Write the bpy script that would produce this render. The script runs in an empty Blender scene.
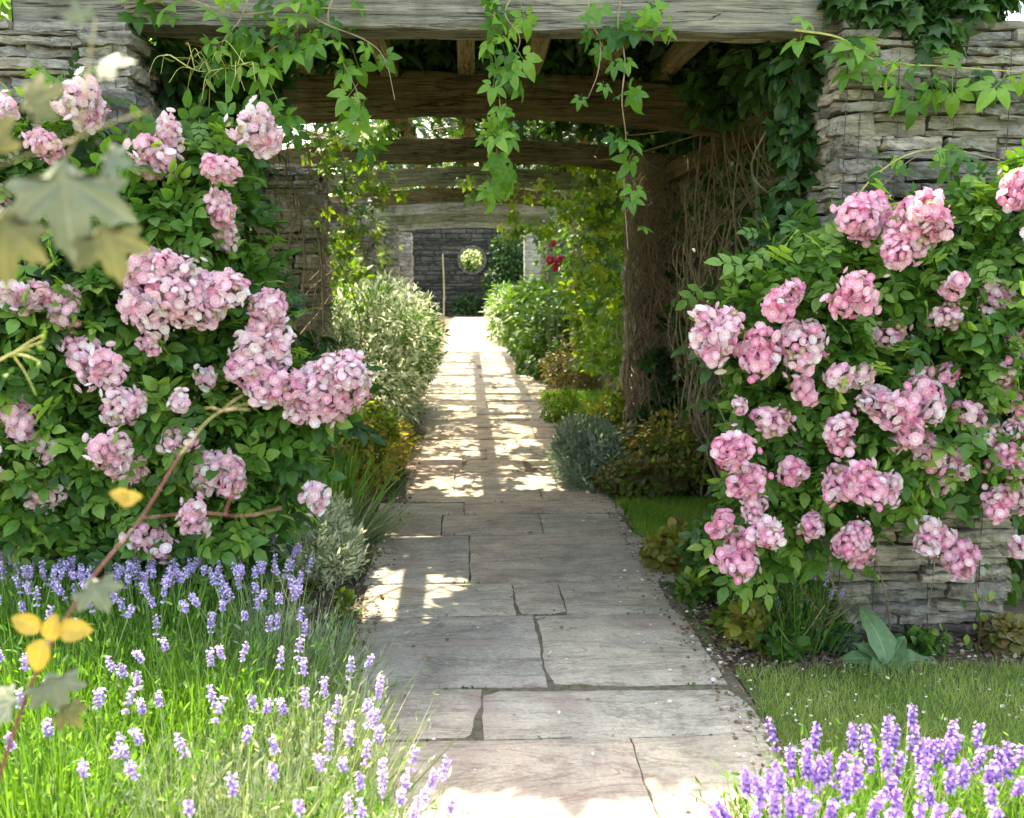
import bpy, math, random
import numpy as np
from mathutils import Vector, Euler
random.seed(7); rng = np.random.default_rng(7)
S = bpy.context.scene; COL = S.collection
R = math.radians
# ------------------------------------------------------------------ camera
W, H, F = 1024, 818, 1000.0
HX, HY, EYE = 467.0, 277.0, 1.6
pit = math.atan((409-HY)/F); yaw = math.atan((512-HX)*math.cos(pit)/F)
cd = bpy.data.cameras.new('camera'); cam = bpy.data.objects.new('camera', cd); COL.objects.link(cam)
cam.location = (0, 0, EYE); cam.rotation_euler = (math.pi/2-pit, 0, -yaw)
cd.sensor_width = 36; cd.lens = 36*F/W; cd.clip_start = 0.05; cd.clip_end = 1000
cd.dof.use_dof = True; cd.dof.focus_distance = 4.3; cd.dof.aperture_fstop = 4.5
S.camera = cam
RM = Euler(cam.rotation_euler).to_matrix()
def P(px, py, Y):            # world point seen at that photo position at world depth Y
    d = RM @ Vector(((px-512)/F, (409-py)/F, -1.0))
    t = Y/d.y; return np.array((d.x*t, Y, EYE+d.z*t))
def G(px, py, z=0.0):
    d = RM @ Vector(((px-512)/F, (409-py)/F, -1.0))
    t = (z-EYE)/d.z; return np.array((d.x*t, d.y*t, z))
# ------------------------------------------------------------------ tags
def tag(o, label=None, cat=None, group=None, kind=None):
    if label: o['label'] = label
    if cat: o['category'] = cat
    if group: o['group'] = group
    if kind: o['kind'] = kind
    return o
def thing(name, loc, label, cat, group=None):
    o = bpy.data.objects.new(name, None); COL.objects.link(o)
    o.location = tuple(float(v) for v in loc); o.empty_display_size = .1
    return tag(o, label, cat, group)
# ------------------------------------------------------------------ mesh accumulator
def nrm(a): return a/np.maximum(np.linalg.norm(a, axis=-1, keepdims=True), 1e-9)
class Acc:
    def __init__(s): s.V=[]; s.T=[]; s.r=[]; s.d=[]; s.m=[]; s.n=0
    def add(s, V, T, rnd=0.5, rad=0.5, mi=0):
        V = np.asarray(V, float).reshape(-1,3); T = np.asarray(T, int).reshape(-1,3); k = len(V)
        s.V.append(V); s.T.append(T+s.n); s.n += k
        s.r.append(np.broadcast_to(np.asarray(rnd,float),(k,)).copy()); s.d.append(np.broadcast_to(np.asarray(rad,float),(k,)).copy())
        s.m.append(np.full(len(T), mi, int))
    def scat(s, tm, pos, Fv, Nv, sc, rnd=None, mi=0):
        V, T, A = tm; n = len(pos); k = len(V)
        if n == 0: return
        pos = np.asarray(pos,float); sc = np.broadcast_to(np.asarray(sc,float),(n,))
        Fv = nrm(Fv); X = nrm(np.cross(Fv, Nv)); N = np.cross(X, Fv)
        VV = (V[None,:,0,None]*X[:,None,:]+V[None,:,1,None]*Fv[:,None,:]+V[None,:,2,None]*N[:,None,:])*sc[:,None,None]+pos[:,None,:]
        TT = (T[None]+(np.arange(n)*k)[:,None,None]).reshape(-1,3)
        if rnd is None: rnd = rng.random(n)
        s.add(VV.reshape(-1,3), TT, np.repeat(rnd, k), np.tile(A, n), mi)
    def build(s, name, mats, parent=None, origin=(0,0,0), smooth=False):
        V = np.concatenate(s.V)-np.asarray(origin,float); T = np.concatenate(s.T)
        me = bpy.data.meshes.new(name)
        me.vertices.add(len(V)); me.vertices.foreach_set('co', V.astype(np.float32).ravel())
        me.loops.add(T.size); me.loops.foreach_set('vertex_index', T.astype(np.int32).ravel())
        me.polygons.add(len(T)); me.polygons.foreach_set('loop_start', (np.arange(len(T))*3).astype(np.int32))
        me.polygons.foreach_set('material_index', np.concatenate(s.m).astype(np.int32))
        me.polygons.foreach_set('use_smooth', np.full(len(T), smooth))
        for nm, arr in (('rnd', s.r), ('rad', s.d)):
            a = me.attributes.new(nm, 'FLOAT', 'POINT'); a.data.foreach_set('value', np.concatenate(arr).astype(np.float32))
        for m in (mats if isinstance(mats,(list,tuple)) else [mats]): me.materials.append(m)
        me.update(); me.validate()
        o = bpy.data.objects.new(name, me); COL.objects.link(o)
        if parent is not None: o.parent = parent
        else: o.location = tuple(float(v) for v in origin)
        return o
def lin(*pts):               # catmull-rom through points
    p = np.array(pts, float); 
    if len(p) < 3: t = np.linspace(0,1,6)[:,None]; return p[0]*(1-t)+p[-1]*t
    q = np.vstack([2*p[0]-p[1], p, 2*p[-1]-p[-2]]); out=[]
    for i in range(1,len(q)-2):
        for t in np.linspace(0,1,6,endpoint=False):
            out.append(.5*((2*q[i])+(-q[i-1]+q[i+1])*t+(2*q[i-1]-5*q[i]+4*q[i+1]-q[i+2])*t*t+(-q[i-1]+3*q[i]-3*q[i+1]+q[i+2])*t**3))
    out.append(p[-1]); return np.array(out)
def tube(acc, pts, r0, r1=None, k=5, rnd=.5, mi=0, cap=False):
    pts = np.asarray(pts,float); n=len(pts); r1 = r0 if r1 is None else r1
    rad = np.linspace(r0,r1,n); tg = nrm(np.gradient(pts,axis=0))
    up = np.array((.13,.21,.97)) if abs(tg[0,2])<.9 else np.array((.97,.1,.1))
    X = nrm(np.cross(tg, up)); Y = np.cross(tg, X); a = np.arange(k)/k*2*np.pi
    V = pts[:,None]+rad[:,None,None]*(np.cos(a)[None,:,None]*X[:,None]+np.sin(a)[None,:,None]*Y[:,None])
    T=[]
    for i in range(n-1):
        for j in range(k):
            b=(j+1)%k; T += [(i*k+j,i*k+b,(i+1)*k+b),(i*k+j,(i+1)*k+b,(i+1)*k+j)]
    V = V.reshape(-1,3)
    if cap:
        V = np.vstack([V,pts[0],pts[-1]])
        for j in range(k):
            b=(j+1)%k; T += [(n*k,b,j),(n*k+1,(n-1)*k+j,(n-1)*k+b)]
    acc.add(V, T, rnd, .5, mi)
# ------------------------------------------------------------------ templates
def tpl(V, T, A=None):
    V=np.array(V,float); return (V, np.array(T,int), np.array(A,float) if A is not None else V[:,1].copy())
def leaf_t(w=.3, fold=.07, curl=.12):
    V=[(0,0,0),(0,.45,.02),(0,1,-curl)]+[(sx*w*k,y,fold*k+.02-curl*y*y) for sx in (-1,1) for k,y in ((.72,.16),(1.,.42),(.66,.74))]
    T=[(0,1,3),(3,1,4),(1,5,4),(1,2,5),(0,6,1),(6,7,1),(1,7,8),(1,8,2)]
    return tpl(V,T)
def merge(parts):            # parts: (tpl, matrix3, offset)
    V=[];T=[];A=[];n=0
    for t,M,o in parts:
        V.append(t[0]@np.array(M).T+np.array(o)); T.append(t[1]+n); A.append(t[2]); n+=len(t[0])
    return (np.vstack(V),np.vstack(T),np.concatenate(A))
def rz(a,s=1.): c,d=math.cos(a)*s,math.sin(a)*s; return [(c,-d,0),(d,c,0),(0,0,s)]
LEAF=leaf_t(); ROUND=leaf_t(.42,.05,.05); THIN=leaf_t(.13,.03,.2)
DIA=tpl([(0,0,0),(-.28,.5,.06),(0,1,-.08),(.28,.5,.06)],[(0,2,1),(0,3,2)])
def blade_t(w=.5,bend=.25):
    return tpl([(-w,0,0),(w,0,0),(-w*.75,.5,bend*.25),(w*.75,.5,bend*.25),(0,1,bend)],[(0,1,3),(0,3,2),(2,3,4)])
BLADE=blade_t(.012,.22); GRASS=blade_t(.035,.35); LAVB=blade_t(.0085,.14)
stalk=tpl([(-.012,0,0),(.012,0,0),(-.008,1,0),(.008,1,0)],[(0,1,3),(0,3,2)])
PINN=merge([(stalk,np.eye(3),(0,0,0))]+[(LEAF,rz(a,.42),(0,y,0)) for a,y in ((1.05,.3),(-1.05,.3),(1.0,.62),(-1.0,.62),(0,.85),(1.1,.05),(-1.1,.05))][:5]) if False else \
     merge([(stalk,np.eye(3),(0,0,0))]+[(leaf_t(.31,.06,.14),rz(a,s),(0,y,0)) for a,y,s in ((1.1,.3,.4),(-1.1,.3,.4),(1.0,.6,.46),(-1.0,.6,.46),(0,.82,.5))])
CREEP=merge([(stalk,np.eye(3),(0,-.0,0))]+[(leaf_t(w_,.06,.3),rz(a,s),(.11*math.sin(-a),.5+.10*math.cos(a),0)) for a,s,w_ in ((0,.82,.27),(1.0,.68,.27),(-1.0,.68,.27),(2.0,.46,.28),(-2.0,.46,.28))])
IVY=tpl([(0,0,0),(0,.45,.03),(0,1,-.1),(-.2,.62,0),(-.5,.6,-.05),(-.3,.3,.02),(-.38,-.05,-.03),(.2,.62,0),(.5,.6,-.05),(.3,.3,.02),(.38,-.05,-.03)],
        [(1,2,3),(1,3,4),(1,4,5),(1,5,6),(1,6,0),(1,7,2),(1,8,7),(1,9,8),(1,10,9),(1,0,10)])
def lobed():
    pr=[(-80,.30),(-92,.60),(-84,.72),(-74,.66),(-66,.62),(-58,.84),(-50,1.0),(-43,.86),(-36,.84),(-26,.58),(-18,.78),(-12,.98),(-7,1.0),(0,1.2)]
    vein={2,6,13}; L=[(a,q,k in vein) for k,(a,q) in enumerate(pr)]; full=[(-170,.22,False)]+L+[(-a,q*.96,v) for a,q,v in L[:-1]][::-1]+[(170,.22,False)]
    V=[(0,.22,.03)];A=[1.];n=len(full)
    for f in (.25,.5,.75,1.):
        for a,q,v in full:
            x,y=math.sin(R(a))*q*f,math.cos(R(a))*q*f*.88+.22; V.append((x,y,(-.0 if v else .045*math.sin(f*2.6))-.12*(x*x+y*y)+.02*math.sin(a*.4+f*5))); A.append(1. if v else 0.)
    T=[]
    for i in range(n):
        j=(i+1)%n; T.append((0,1+j,1+i))
        for k in range(3): b=1+k*n; c=b+n; T+=[(b+i,b+j,c+j),(b+i,c+j,c+i)]
    return tpl(V,T,A)
LOBED=lobed()
def soft_leaf(w=.3,curl=.3,wave=.02,nx=6,ny=10,stalk_=.0):
    V=[];T=[]
    for j in range(ny+1):
        y=j/ny; ww=w*(math.sin(math.pi*min(1,y**.8*.97+.03))**.75)+.004
        for i in range(nx+1):
            u=-1+2*i/nx; V.append((u*ww+.02*math.sin(y*5),y,.10*abs(u)**.8*ww/w*.6-curl*y*y+wave*math.sin(y*17+u*2)*abs(u)))
    for j in range(ny):
        for i in range(nx): b=j*(nx+1)+i; T+=[(b,b+1,b+nx+2),(b,b+nx+2,b+nx+1)]
    return tpl(V,T,[1. if (k%(nx+1))==nx//2 else 0. for k in range(len(V))])
def petal(w=.55,cup=.3):
    return tpl([(0,.08,0),(-w*.7,.5,cup*.25),(-w*.62,.92,cup),(0,1,cup*.85),(w*.62,.92,cup),(w*.7,.5,cup*.25),(0,.55,cup*.12)],
               [(0,6,1),(1,6,2),(2,6,3),(3,6,4),(4,6,5),(5,6,0)])
def rosette():
    ps=[]
    for i in range(6): ps.append((petal(.62,.35),rz(i*math.pi/3+.1),(0,0,0)))
    for i in range(5): 
        ps.append((petal(.6,.75),rz(i*2*math.pi/5,.62),(0,0,.10)))
    t=merge(ps); A=t[2].copy(); A[6*7:]*=.75
    c=merge([(t,np.eye(3),(0,0,0)),(tpl([(0,0,.35),(.13,0,.16),(0,.13,.16),(-.13,0,.16),(0,-.13,.16)],[(0,1,2),(0,2,3),(0,3,4),(0,4,1)],[-1]*5),np.eye(3),(0,0,0))])
    c[2][:len(A)]=A; return (c[0][:,[0,2,1]],c[1],c[2])   # axis = +y (length direction)
ROS=rosette()
OCT=tpl([(0,0,0),(.3,.45,0),(0,.45,.3),(-.3,.45,0),(0,.45,-.3),(0,1,0)],[(0,2,1),(0,3,2),(0,4,3),(0,1,4),(5,1,2),(5,2,3),(5,3,4),(5,4,1)])
# ------------------------------------------------------------------ materials
def newmat(name):
    m=bpy.data.materials.new(name); m.use_nodes=True; nt=m.node_tree; nt.nodes.clear()
    o=nt.nodes.new('ShaderNodeOutputMaterial'); return m,nt,o
def ramp(nt, fac, cols, pos=None):
    r=nt.nodes.new('ShaderNodeValToRGB'); e=r.color_ramp.elements
    pos=pos or [i/(len(cols)-1) for i in range(len(cols))]
    e[0].position=pos[0]; e[0].color=(*cols[0],1); e[1].position=pos[-1]; e[1].color=(*cols[-1],1)
    for p,c in list(zip(pos,cols))[1:-1]: x=e.new(p); x.color=(*c,1)
    nt.links.new(fac,r.inputs[0]); return r.outputs[0]
def attr(nt,n): a=nt.nodes.new('ShaderNodeAttribute'); a.attribute_name=n; return a.outputs['Fac']
def noise(nt,scale,detail=4,vec=None,rough=.55,dist=0):
    n=nt.nodes.new('ShaderNodeTexNoise'); n.inputs['Scale'].default_value=scale; n.inputs['Detail'].default_value=detail
    n.inputs['Roughness'].default_value=rough; n.inputs['Distortion'].default_value=dist
    if vec is not None: nt.links.new(vec,n.inputs['Vector'])
    return n.outputs['Fac']
def mapped(nt,scale=(1,1,1),kind='Object'):
    t=nt.nodes.new('ShaderNodeTexCoord'); m=nt.nodes.new('ShaderNodeMapping'); m.inputs['Scale'].default_value=scale
    nt.links.new(t.outputs[kind],m.inputs[0]); return m.outputs[0]
def mix(nt,a,b,f,mode='MIX'):
    m=nt.nodes.new('ShaderNodeMix'); m.data_type='RGBA'; m.blend_type=mode
    for v,i in ((f,0),(a,6),(b,7)):
        if hasattr(v,'links'): nt.links.new(v,m.inputs[i])
        elif i==0: m.inputs[0].default_value=v
        else: m.inputs[i].default_value=(*v,1)
    return m.outputs[2]
def math_(nt,op,a,b=None,c=None):
    m=nt.nodes.new('ShaderNodeMath'); m.operation=op
    for i,v in enumerate((a,b,c)):
        if v is None: continue
        if hasattr(v,'links'): nt.links.new(v,m.inputs[i])
        else: m.inputs[i].default_value=v
    return m.outputs[0]
def bump(nt,h,strength,dist=.01,prev=None):
    b=nt.nodes.new('ShaderNodeBump'); b.inputs['Strength'].default_value=strength; b.inputs['Distance'].default_value=dist
    nt.links.new(h,b.inputs['Height'])
    if prev is not None: nt.links.new(prev,b.inputs['Normal'])
    return b.outputs[0]
def leafmat(name, cols, trans=.35, tcol=None, rough=.45, pos=None, vein=True):
    m,nt,o=newmat(name); c=ramp(nt,attr(nt,'rnd'),cols,pos)
    nz=noise(nt,3.,2,mapped(nt)); k=math_(nt,'MULTIPLY_ADD',nz,.7,.65)
    v=nt.nodes.new('ShaderNodeHueSaturation'); nt.links.new(c,v.inputs['Color']); nt.links.new(k,v.inputs['Value'])
    p=nt.nodes.new('ShaderNodeBsdfPrincipled'); nt.links.new(v.outputs[0],p.inputs['Base Color']); p.inputs['Roughness'].default_value=rough
    p.inputs['Specular IOR Level'].default_value=.4
    t=nt.nodes.new('ShaderNodeBsdfTranslucent'); tc=mix(nt,v.outputs[0],tcol or (1.,.95,.35),1.,'MULTIPLY')
    g=nt.nodes.new('ShaderNodeHueSaturation'); g.inputs['Value'].default_value=2.6; nt.links.new(tc,g.inputs['Color'])
    nt.links.new(g.outputs[0],t.inputs['Color'])
    s=nt.nodes.new('ShaderNodeMixShader'); s.inputs[0].default_value=trans
    nt.links.new(p.outputs[0],s.inputs[1]); nt.links.new(t.outputs[0],s.inputs[2]); nt.links.new(s.outputs[0],o.inputs[0]); return m
def petalmat(name, deep, mid, pale, center=(.75,.6,.2), trans=.42):
    m,nt,o=newmat(name); c=ramp(nt,attr(nt,'rnd'),[deep,mid,pale],[0,.45,1])
    rd=attr(nt,'rad'); e=ramp(nt,rd,[center,(.92,.84,.8),(1,1,1),(1,1,1)],[0,.05,.3,1])
    f=ramp(nt,rd,[(1,1,1),(.6,.6,.6),(0,0,0)],[.0,.25,.6])
    c2=mix(nt,c,e,f)
    p=nt.nodes.new('ShaderNodeBsdfPrincipled'); nt.links.new(c2,p.inputs['Base Color']); p.inputs['Roughness'].default_value=.6
    t=nt.nodes.new('ShaderNodeBsdfTranslucent'); nt.links.new(c2,t.inputs['Color'])
    s=nt.nodes.new('ShaderNodeMixShader'); s.inputs[0].default_value=trans
    nt.links.new(p.outputs[0],s.inputs[1]); nt.links.new(t.outputs[0],s.inputs[2]); nt.links.new(s.outputs[0],o.inputs[0]); return m
def stonemat(name, cols, zs=14, lichen=.5, use='rnd', bstr=.8):
    m,nt,o=newmat(name); c=ramp(nt,attr(nt,'rnd'),cols)
    st=noise(nt,3.,6,mapped(nt,(1.2,1.2,zs)),.65,.6); sp=noise(nt,40,5,mapped(nt),.7)
    c=mix(nt,c,ramp(nt,st,[(.35,.33,.3),(1,1,1),(1.35,1.3,1.25)],[.25,.5,.8]),1.,'MULTIPLY')
    md=noise(nt,13,7,mapped(nt,(1,1,1.8)),.75,.3); c=mix(nt,c,ramp(nt,md,[(.42,.4,.38),(1,1,1),(1.3,1.28,1.22)],[.34,.5,.68]),1.,'MULTIPLY')
    big=noise(nt,7.5,6,mapped(nt),.75,.4)
    lk=ramp(nt,big,[(0,0,0),(0,0,0),(lichen,)*3],[0,.56,.66]); c=mix(nt,c,(.52,.53,.47),lk)
    ms=noise(nt,3.1,4,mapped(nt,(1.3,.7,1.1)),.6); mk=ramp(nt,ms,[(0,0,0),(.45,.45,.45)],[.55,.75]); c=mix(nt,c,(.13,.14,.06),mk)
    p=nt.nodes.new('ShaderNodeBsdfPrincipled'); nt.links.new(c,p.inputs['Base Color']); p.inputs['Roughness'].default_value=.9
    p.inputs['Specular IOR Level'].default_value=.25
    nt.links.new(bump(nt,sp,.6,.006,bump(nt,md,.8,.02,bump(nt,st,bstr,.03))),p.inputs['Normal']); nt.links.new(p.outputs[0],o.inputs[0]); return m
def woodmat(name, axis, c0, c1, moss=.3):
    m,nt,o=newmat(name); sc=[26,26,26]; sc[axis]=.9; s2=[70,70,70]; s2[axis]=3.
    g=noise(nt,1.6,7,mapped(nt,tuple(sc)),.7,.5); f=noise(nt,2.,5,mapped(nt,tuple(s2)),.75,.2)
    c=ramp(nt,g,[tuple(x*.45 for x in c0),c0,c1,c0],[.28,.45,.62,.8])
    c=mix(nt,c,ramp(nt,f,[(.5,.48,.45),(1,1,1),(1.2,1.18,1.15)],[.36,.5,.68]),1.,'MULTIPLY')
    st=noise(nt,3.2,6,mapped(nt),.7,.6); c=mix(nt,c,ramp(nt,st,[(.5,.47,.42),(1,1,1),(1.25,1.22,1.18)],[.3,.5,.7]),1.,'MULTIPLY')
    b=noise(nt,6.,5,mapped(nt),.7); k=ramp(nt,b,[(0,0,0),(moss,)*3],[.5,.66]); c=mix(nt,c,(.13,.135,.05),k)
    s3=[9,9,9]; s3[axis]=.35; cr=noise(nt,2.4,4,mapped(nt,tuple(s3)),.5,.8); ck=ramp(nt,cr,[(1,1,1),(.22,.2,.17),(1,1,1)],[.485,.5,.515]); c=mix(nt,c,ck,1.,'MULTIPLY')
    p=nt.nodes.new('ShaderNodeBsdfPrincipled'); nt.links.new(c,p.inputs['Base Color']); p.inputs['Roughness'].default_value=.85; p.inputs['Specular IOR Level'].default_value=.2
    nt.links.new(bump(nt,f,.5,.006,bump(nt,g,.7,.012,bump(nt,ck,.6,.02))),p.inputs['Normal']); nt.links.new(p.outputs[0],o.inputs[0]); return m
def plain(name, c, rough=.8, nscale=8, var=.5, bs=.3):
    m,nt,o=newmat(name); n=noise(nt,nscale,5,mapped(nt),.65)
    cc=ramp(nt,n,[tuple(x*(1-var) for x in c),tuple(min(1,x*(1+var)) for x in c)],[.3,.7])
    p=nt.nodes.new('ShaderNodeBsdfPrincipled'); nt.links.new(cc,p.inputs['Base Color']); p.inputs['Roughness'].default_value=rough
    nt.links.new(bump(nt,n,bs,.02),p.inputs['Normal']); nt.links.new(p.outputs[0],o.inputs[0]); return m
M={}
M['rose_leaf']=leafmat('rose_leaf',[(.035,.10,.02),(.07,.17,.03),(.13,.26,.05),(.22,.34,.08)],.36)
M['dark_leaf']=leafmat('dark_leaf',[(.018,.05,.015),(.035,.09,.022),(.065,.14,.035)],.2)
M['creeper']=leafmat('creeper',[(.03,.10,.02),(.08,.20,.03),(.14,.29,.04),(.22,.37,.06)],.45)
M['lime']=leafmat('lime',[(.04,.10,.02),(.08,.17,.025),(.15,.25,.03),(.26,.33,.06)],.38)
M['mid']=leafmat('mid',[(.04,.1,.02),(.07,.16,.03),(.12,.22,.05)],.35)
M['silver']=leafmat('silver',[(.15,.22,.11),(.28,.35,.22),(.52,.55,.44),(.72,.72,.64)],.3,(1,1,.8),.6)
M['grey']=leafmat('grey',[(.10,.15,.10),(.18,.25,.18),(.30,.36,.28)],.2,(1,1,.8),.7)
M['autumn']=leafmat('autumn',[(.16,.10,.03),(.26,.24,.05),(.20,.26,.05),(.36,.26,.09)],.35)
M['brown']=leafmat('brown',[(.10,.10,.035),(.20,.14,.06),(.16,.18,.05),(.30,.22,.11)],.25)
M['lavleaf']=leafmat('lavleaf',[(.035,.09,.012),(.08,.19,.02),(.13,.28,.035),(.24,.38,.10)],.30,(1,1,.45),.6)
M['lavleaf2']=leafmat('lavleaf2',[(.10,.15,.07),(.20,.26,.14),(.38,.42,.29)],.25,(1,1,.6),.6)
M['grass']=leafmat('grass',[(.07,.15,.02),(.12,.25,.035),(.19,.33,.05),(.32,.34,.12)],.35)
M['grass_dry']=leafmat('grass_dry',[(.11,.18,.035),(.18,.27,.06),(.27,.34,.10),(.38,.36,.17)],.3)
M['yellow']=leafmat('yellow',[(.34,.23,.04),(.42,.29,.06),(.42,.2,.06)],.25,(1,.9,.5))
M['olive']=leafmat('olive',[(.10,.11,.04),(.13,.13,.05),(.15,.13,.05)],.12)
def veined(name,c1,c2,cv,trans):
    m,nt,o=newmat(name); n1=noise(nt,30,5,mapped(nt),.65); c=ramp(nt,n1,[c1,c2],[.35,.65]); k=ramp(nt,attr(nt,'rad'),[(0,0,0),(.0,.0,.0),(.7,.7,.7)],[0,.72,.95]); c=mix(nt,c,cv,k)
    n2=noise(nt,12,3,mapped(nt),.6); kk=ramp(nt,n2,[(0,0,0),(.6,.6,.6)],[.6,.7]); c=mix(nt,c,(.16,.11,.05),kk)
    p=nt.nodes.new('ShaderNodeBsdfPrincipled'); nt.links.new(c,p.inputs['Base Color']); p.inputs['Roughness'].default_value=.45; nt.links.new(bump(nt,n1,.5,.002),p.inputs['Normal'])
    t=nt.nodes.new('ShaderNodeBsdfTranslucent'); nt.links.new(c,t.inputs['Color']); s_=nt.nodes.new('ShaderNodeMixShader'); s_.inputs[0].default_value=trans
    nt.links.new(p.outputs[0],s_.inputs[1]); nt.links.new(t.outputs[0],s_.inputs[2]); nt.links.new(s_.outputs[0],o.inputs[0]); return m
M['veinyellow']=veined('yellow_leaf',(.48,.32,.04),(.62,.40,.07),(.6,.48,.16),.35); M['veinpale']=veined('grey_green_leaf',(.12,.14,.085),(.19,.21,.14),(.30,.30,.2),.2); M['veinolive']=veined('olive_leaf',(.13,.13,.04),(.20,.18,.06),(.28,.25,.1),.35)
M['paleleaf']=leafmat('paleleaf',[(.12,.15,.09),(.15,.18,.12),(.19,.21,.15)],.08,(1,1,.7),.5)
M['pinkL']=petalmat('pale_pink_petals',(.86,.33,.53),(.93,.57,.70),(.95,.86,.89))
M['pinkR']=petalmat('pink_petals',(.88,.25,.50),(.94,.50,.67),(.96,.84,.88))
M['spent']=petalmat('spent_petals',(.35,.22,.10),(.5,.36,.2),(.62,.5,.34))
M['hot']=petalmat('hot_pink_petals',(.8,.06,.2),(.85,.1,.28),(.85,.2,.35))
M['lavF']=leafmat('lavender_floret',[(.16,.08,.36),(.29,.16,.52),(.42,.27,.60),(.58,.44,.70)],.25,(1,.9,1),.6)
M['lavFL']=leafmat('lavender_floret_pale',[(.28,.20,.44),(.42,.31,.57),(.55,.44,.69),(.74,.66,.83)],.25,(1,.9,1),.6)  # pale lilac variety, paled further to stand in for sunlight the band misses
M['stemg']=plain('green_stem',(.16,.24,.06),.6,20,.3)
M['stemy']=plain('yellow_stem',(.45,.42,.12),.6,20,.3)
M['stemb']=plain('brown_stem',(.27,.20,.13),.85,15,.5,.6)
M['stemp']=plain('pale_woody_stem',(.42,.34,.23),.85,15,.5,.6)
M['stemr']=plain('red_stem',(.15,.035,.03),.5,15,.35)
M['stemo']=plain('ochre_stem',(.26,.20,.08),.5,15,.3)
M['bark']=plain('bark',(.16,.12,.09),.9,9,.5,.8)
M['bamboo']=plain('bamboo',(.38,.32,.18),.6,9,.2)
M['stone']=stonemat('pier_stone',[(.17,.145,.125),(.40,.345,.30),(.27,.25,.235),(.52,.43,.37),(.33,.28,.23)],9,.7,bstr=1.)
M['mortar']=plain('joint_dark',(.06,.05,.04),.95,20,.4)
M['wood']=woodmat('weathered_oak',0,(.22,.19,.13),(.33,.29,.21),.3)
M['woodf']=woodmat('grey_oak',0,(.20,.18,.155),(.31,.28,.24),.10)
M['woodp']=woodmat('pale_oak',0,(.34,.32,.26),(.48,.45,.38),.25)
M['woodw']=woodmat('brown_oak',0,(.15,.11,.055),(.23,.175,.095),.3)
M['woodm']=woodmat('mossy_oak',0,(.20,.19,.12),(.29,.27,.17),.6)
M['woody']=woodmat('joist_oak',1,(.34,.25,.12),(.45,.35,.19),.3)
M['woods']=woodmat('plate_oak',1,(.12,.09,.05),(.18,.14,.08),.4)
M['wire']=plain('rusty_wire',(.07,.05,.04),.6,30,.3)
M['litter']=leafmat('litter',[(.09,.055,.03),(.17,.11,.065),(.25,.18,.11),(.42,.34,.26)],.1,(1,1,1),.8)
M['fallen']=leafmat('fallen_petal',[(.8,.6,.62),(.85,.75,.72),(.85,.82,.76)],.2,(1,1,1),.7)
def flagmat():
    m,nt,o=newmat('flagstone'); c=ramp(nt,attr(nt,'rnd'),[(.48,.425,.345),(.50,.42,.35),(.45,.425,.375),(.55,.49,.40),(.46,.37,.32)])
    a=noise(nt,1.4,7,mapped(nt),.65,.5); b=noise(nt,9,6,mapped(nt,(.6,1.6,1)),.7); s=noise(nt,60,4,mapped(nt),.7)
    c=mix(nt,c,ramp(nt,a,[(.76,.75,.75),(1.,1.,1.),(1.18,1.14,1.07)],[.32,.5,.68]),1.,'MULTIPLY')
    c=mix(nt,c,ramp(nt,b,[(.72,.70,.67),(1.,1.,1.),(1.15,1.13,1.09)],[.3,.45,.7]),1.,'MULTIPLY')
    c=mix(nt,c,ramp(nt,s,[(.8,.8,.8),(1.1,1.1,1.1)],[.35,.65]),1.,'MULTIPLY')
    bl=noise(nt,4.5,7,mapped(nt),.75,.3); c=mix(nt,c,ramp(nt,bl,[(.72,.71,.69),(1,1,1),(1.15,1.13,1.1)],[.33,.5,.66]),1.,'MULTIPLY')
    v=noise(nt,2.3,3,mapped(nt),.5,1.2); k=ramp(nt,v,[(0,0,0),(.55,.55,.55)],[.52,.66]); c=mix(nt,c,(.40,.29,.25),k)
    cl=noise(nt,1.6,8,mapped(nt,(.55,2.6,1)),.72,1.6); lk=ramp(nt,cl,[(1,1,1),(.62,.6,.57),(1,1,1)],[.47,.495,.52]); c=mix(nt,c,lk,1.,'MULTIPLY')
    li=noise(nt,26,3,mapped(nt),.5,.3); k2=ramp(nt,li,[(0,0,0),(.45,.45,.45)],[.66,.72]); c=mix(nt,c,(.56,.55,.49),k2)
    p=nt.nodes.new('ShaderNodeBsdfPrincipled'); nt.links.new(c,p.inputs['Base Color']); p.inputs['Roughness'].default_value=.8
    p.inputs['Specular IOR Level'].default_value=.3
    nt.links.new(bump(nt,s,.35,.004,bump(nt,b,.7,.015,bump(nt,cl,.6,.03))),p.inputs['Normal']); nt.links.new(p.outputs[0],o.inputs[0]); return m
M['flag']=flagmat()
M['soil']=plain('soil',(.15,.105,.075),.95,26,.55,1.)
M['meadow']=plain('meadow',(.09,.13,.04),.95,3,.4,.5)
M['turf']=plain('turf',(.10,.14,.035),.95,30,.4,.8)
# ------------------------------------------------------------------ sampling helpers
def u3(n): return rng.normal(size=(n,3))
def lumpy(c, r, n, K=24, ls=.38, shell=.5, floor=.01, seed=None):
    g = np.random.default_rng(seed if seed is not None else int(rng.integers(1e9)))
    c=np.array(c,float); r=np.array(r,float)
    lc=nrm(g.normal(size=(K,3)))*(g.random((K,1))**.4)*.78; lr=ls*(.6+.8*g.random(K))
    w=lr**2; k=g.choice(K,n,p=w/w.sum()); d=nrm(g.normal(size=(n,3)))
    rr=(shell+(1-shell)*g.random(n)**.5)*lr[k]
    p=lc[k]+d*rr[:,None]; pos=c+p*r; out=nrm(d*.7+p*.6)
    ok=pos[:,2]>floor; return pos[ok],out[ok]
def orient(out, spread=.6, droop=.15, upn=.6):
    n=len(out); Fv=nrm(.6*out+u3(n)*spread*.6+np.array((0,0,-droop))); Nv=nrm(out*.6+np.array((0,0,upn))+u3(n)*.35); return Fv,Nv
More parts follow.
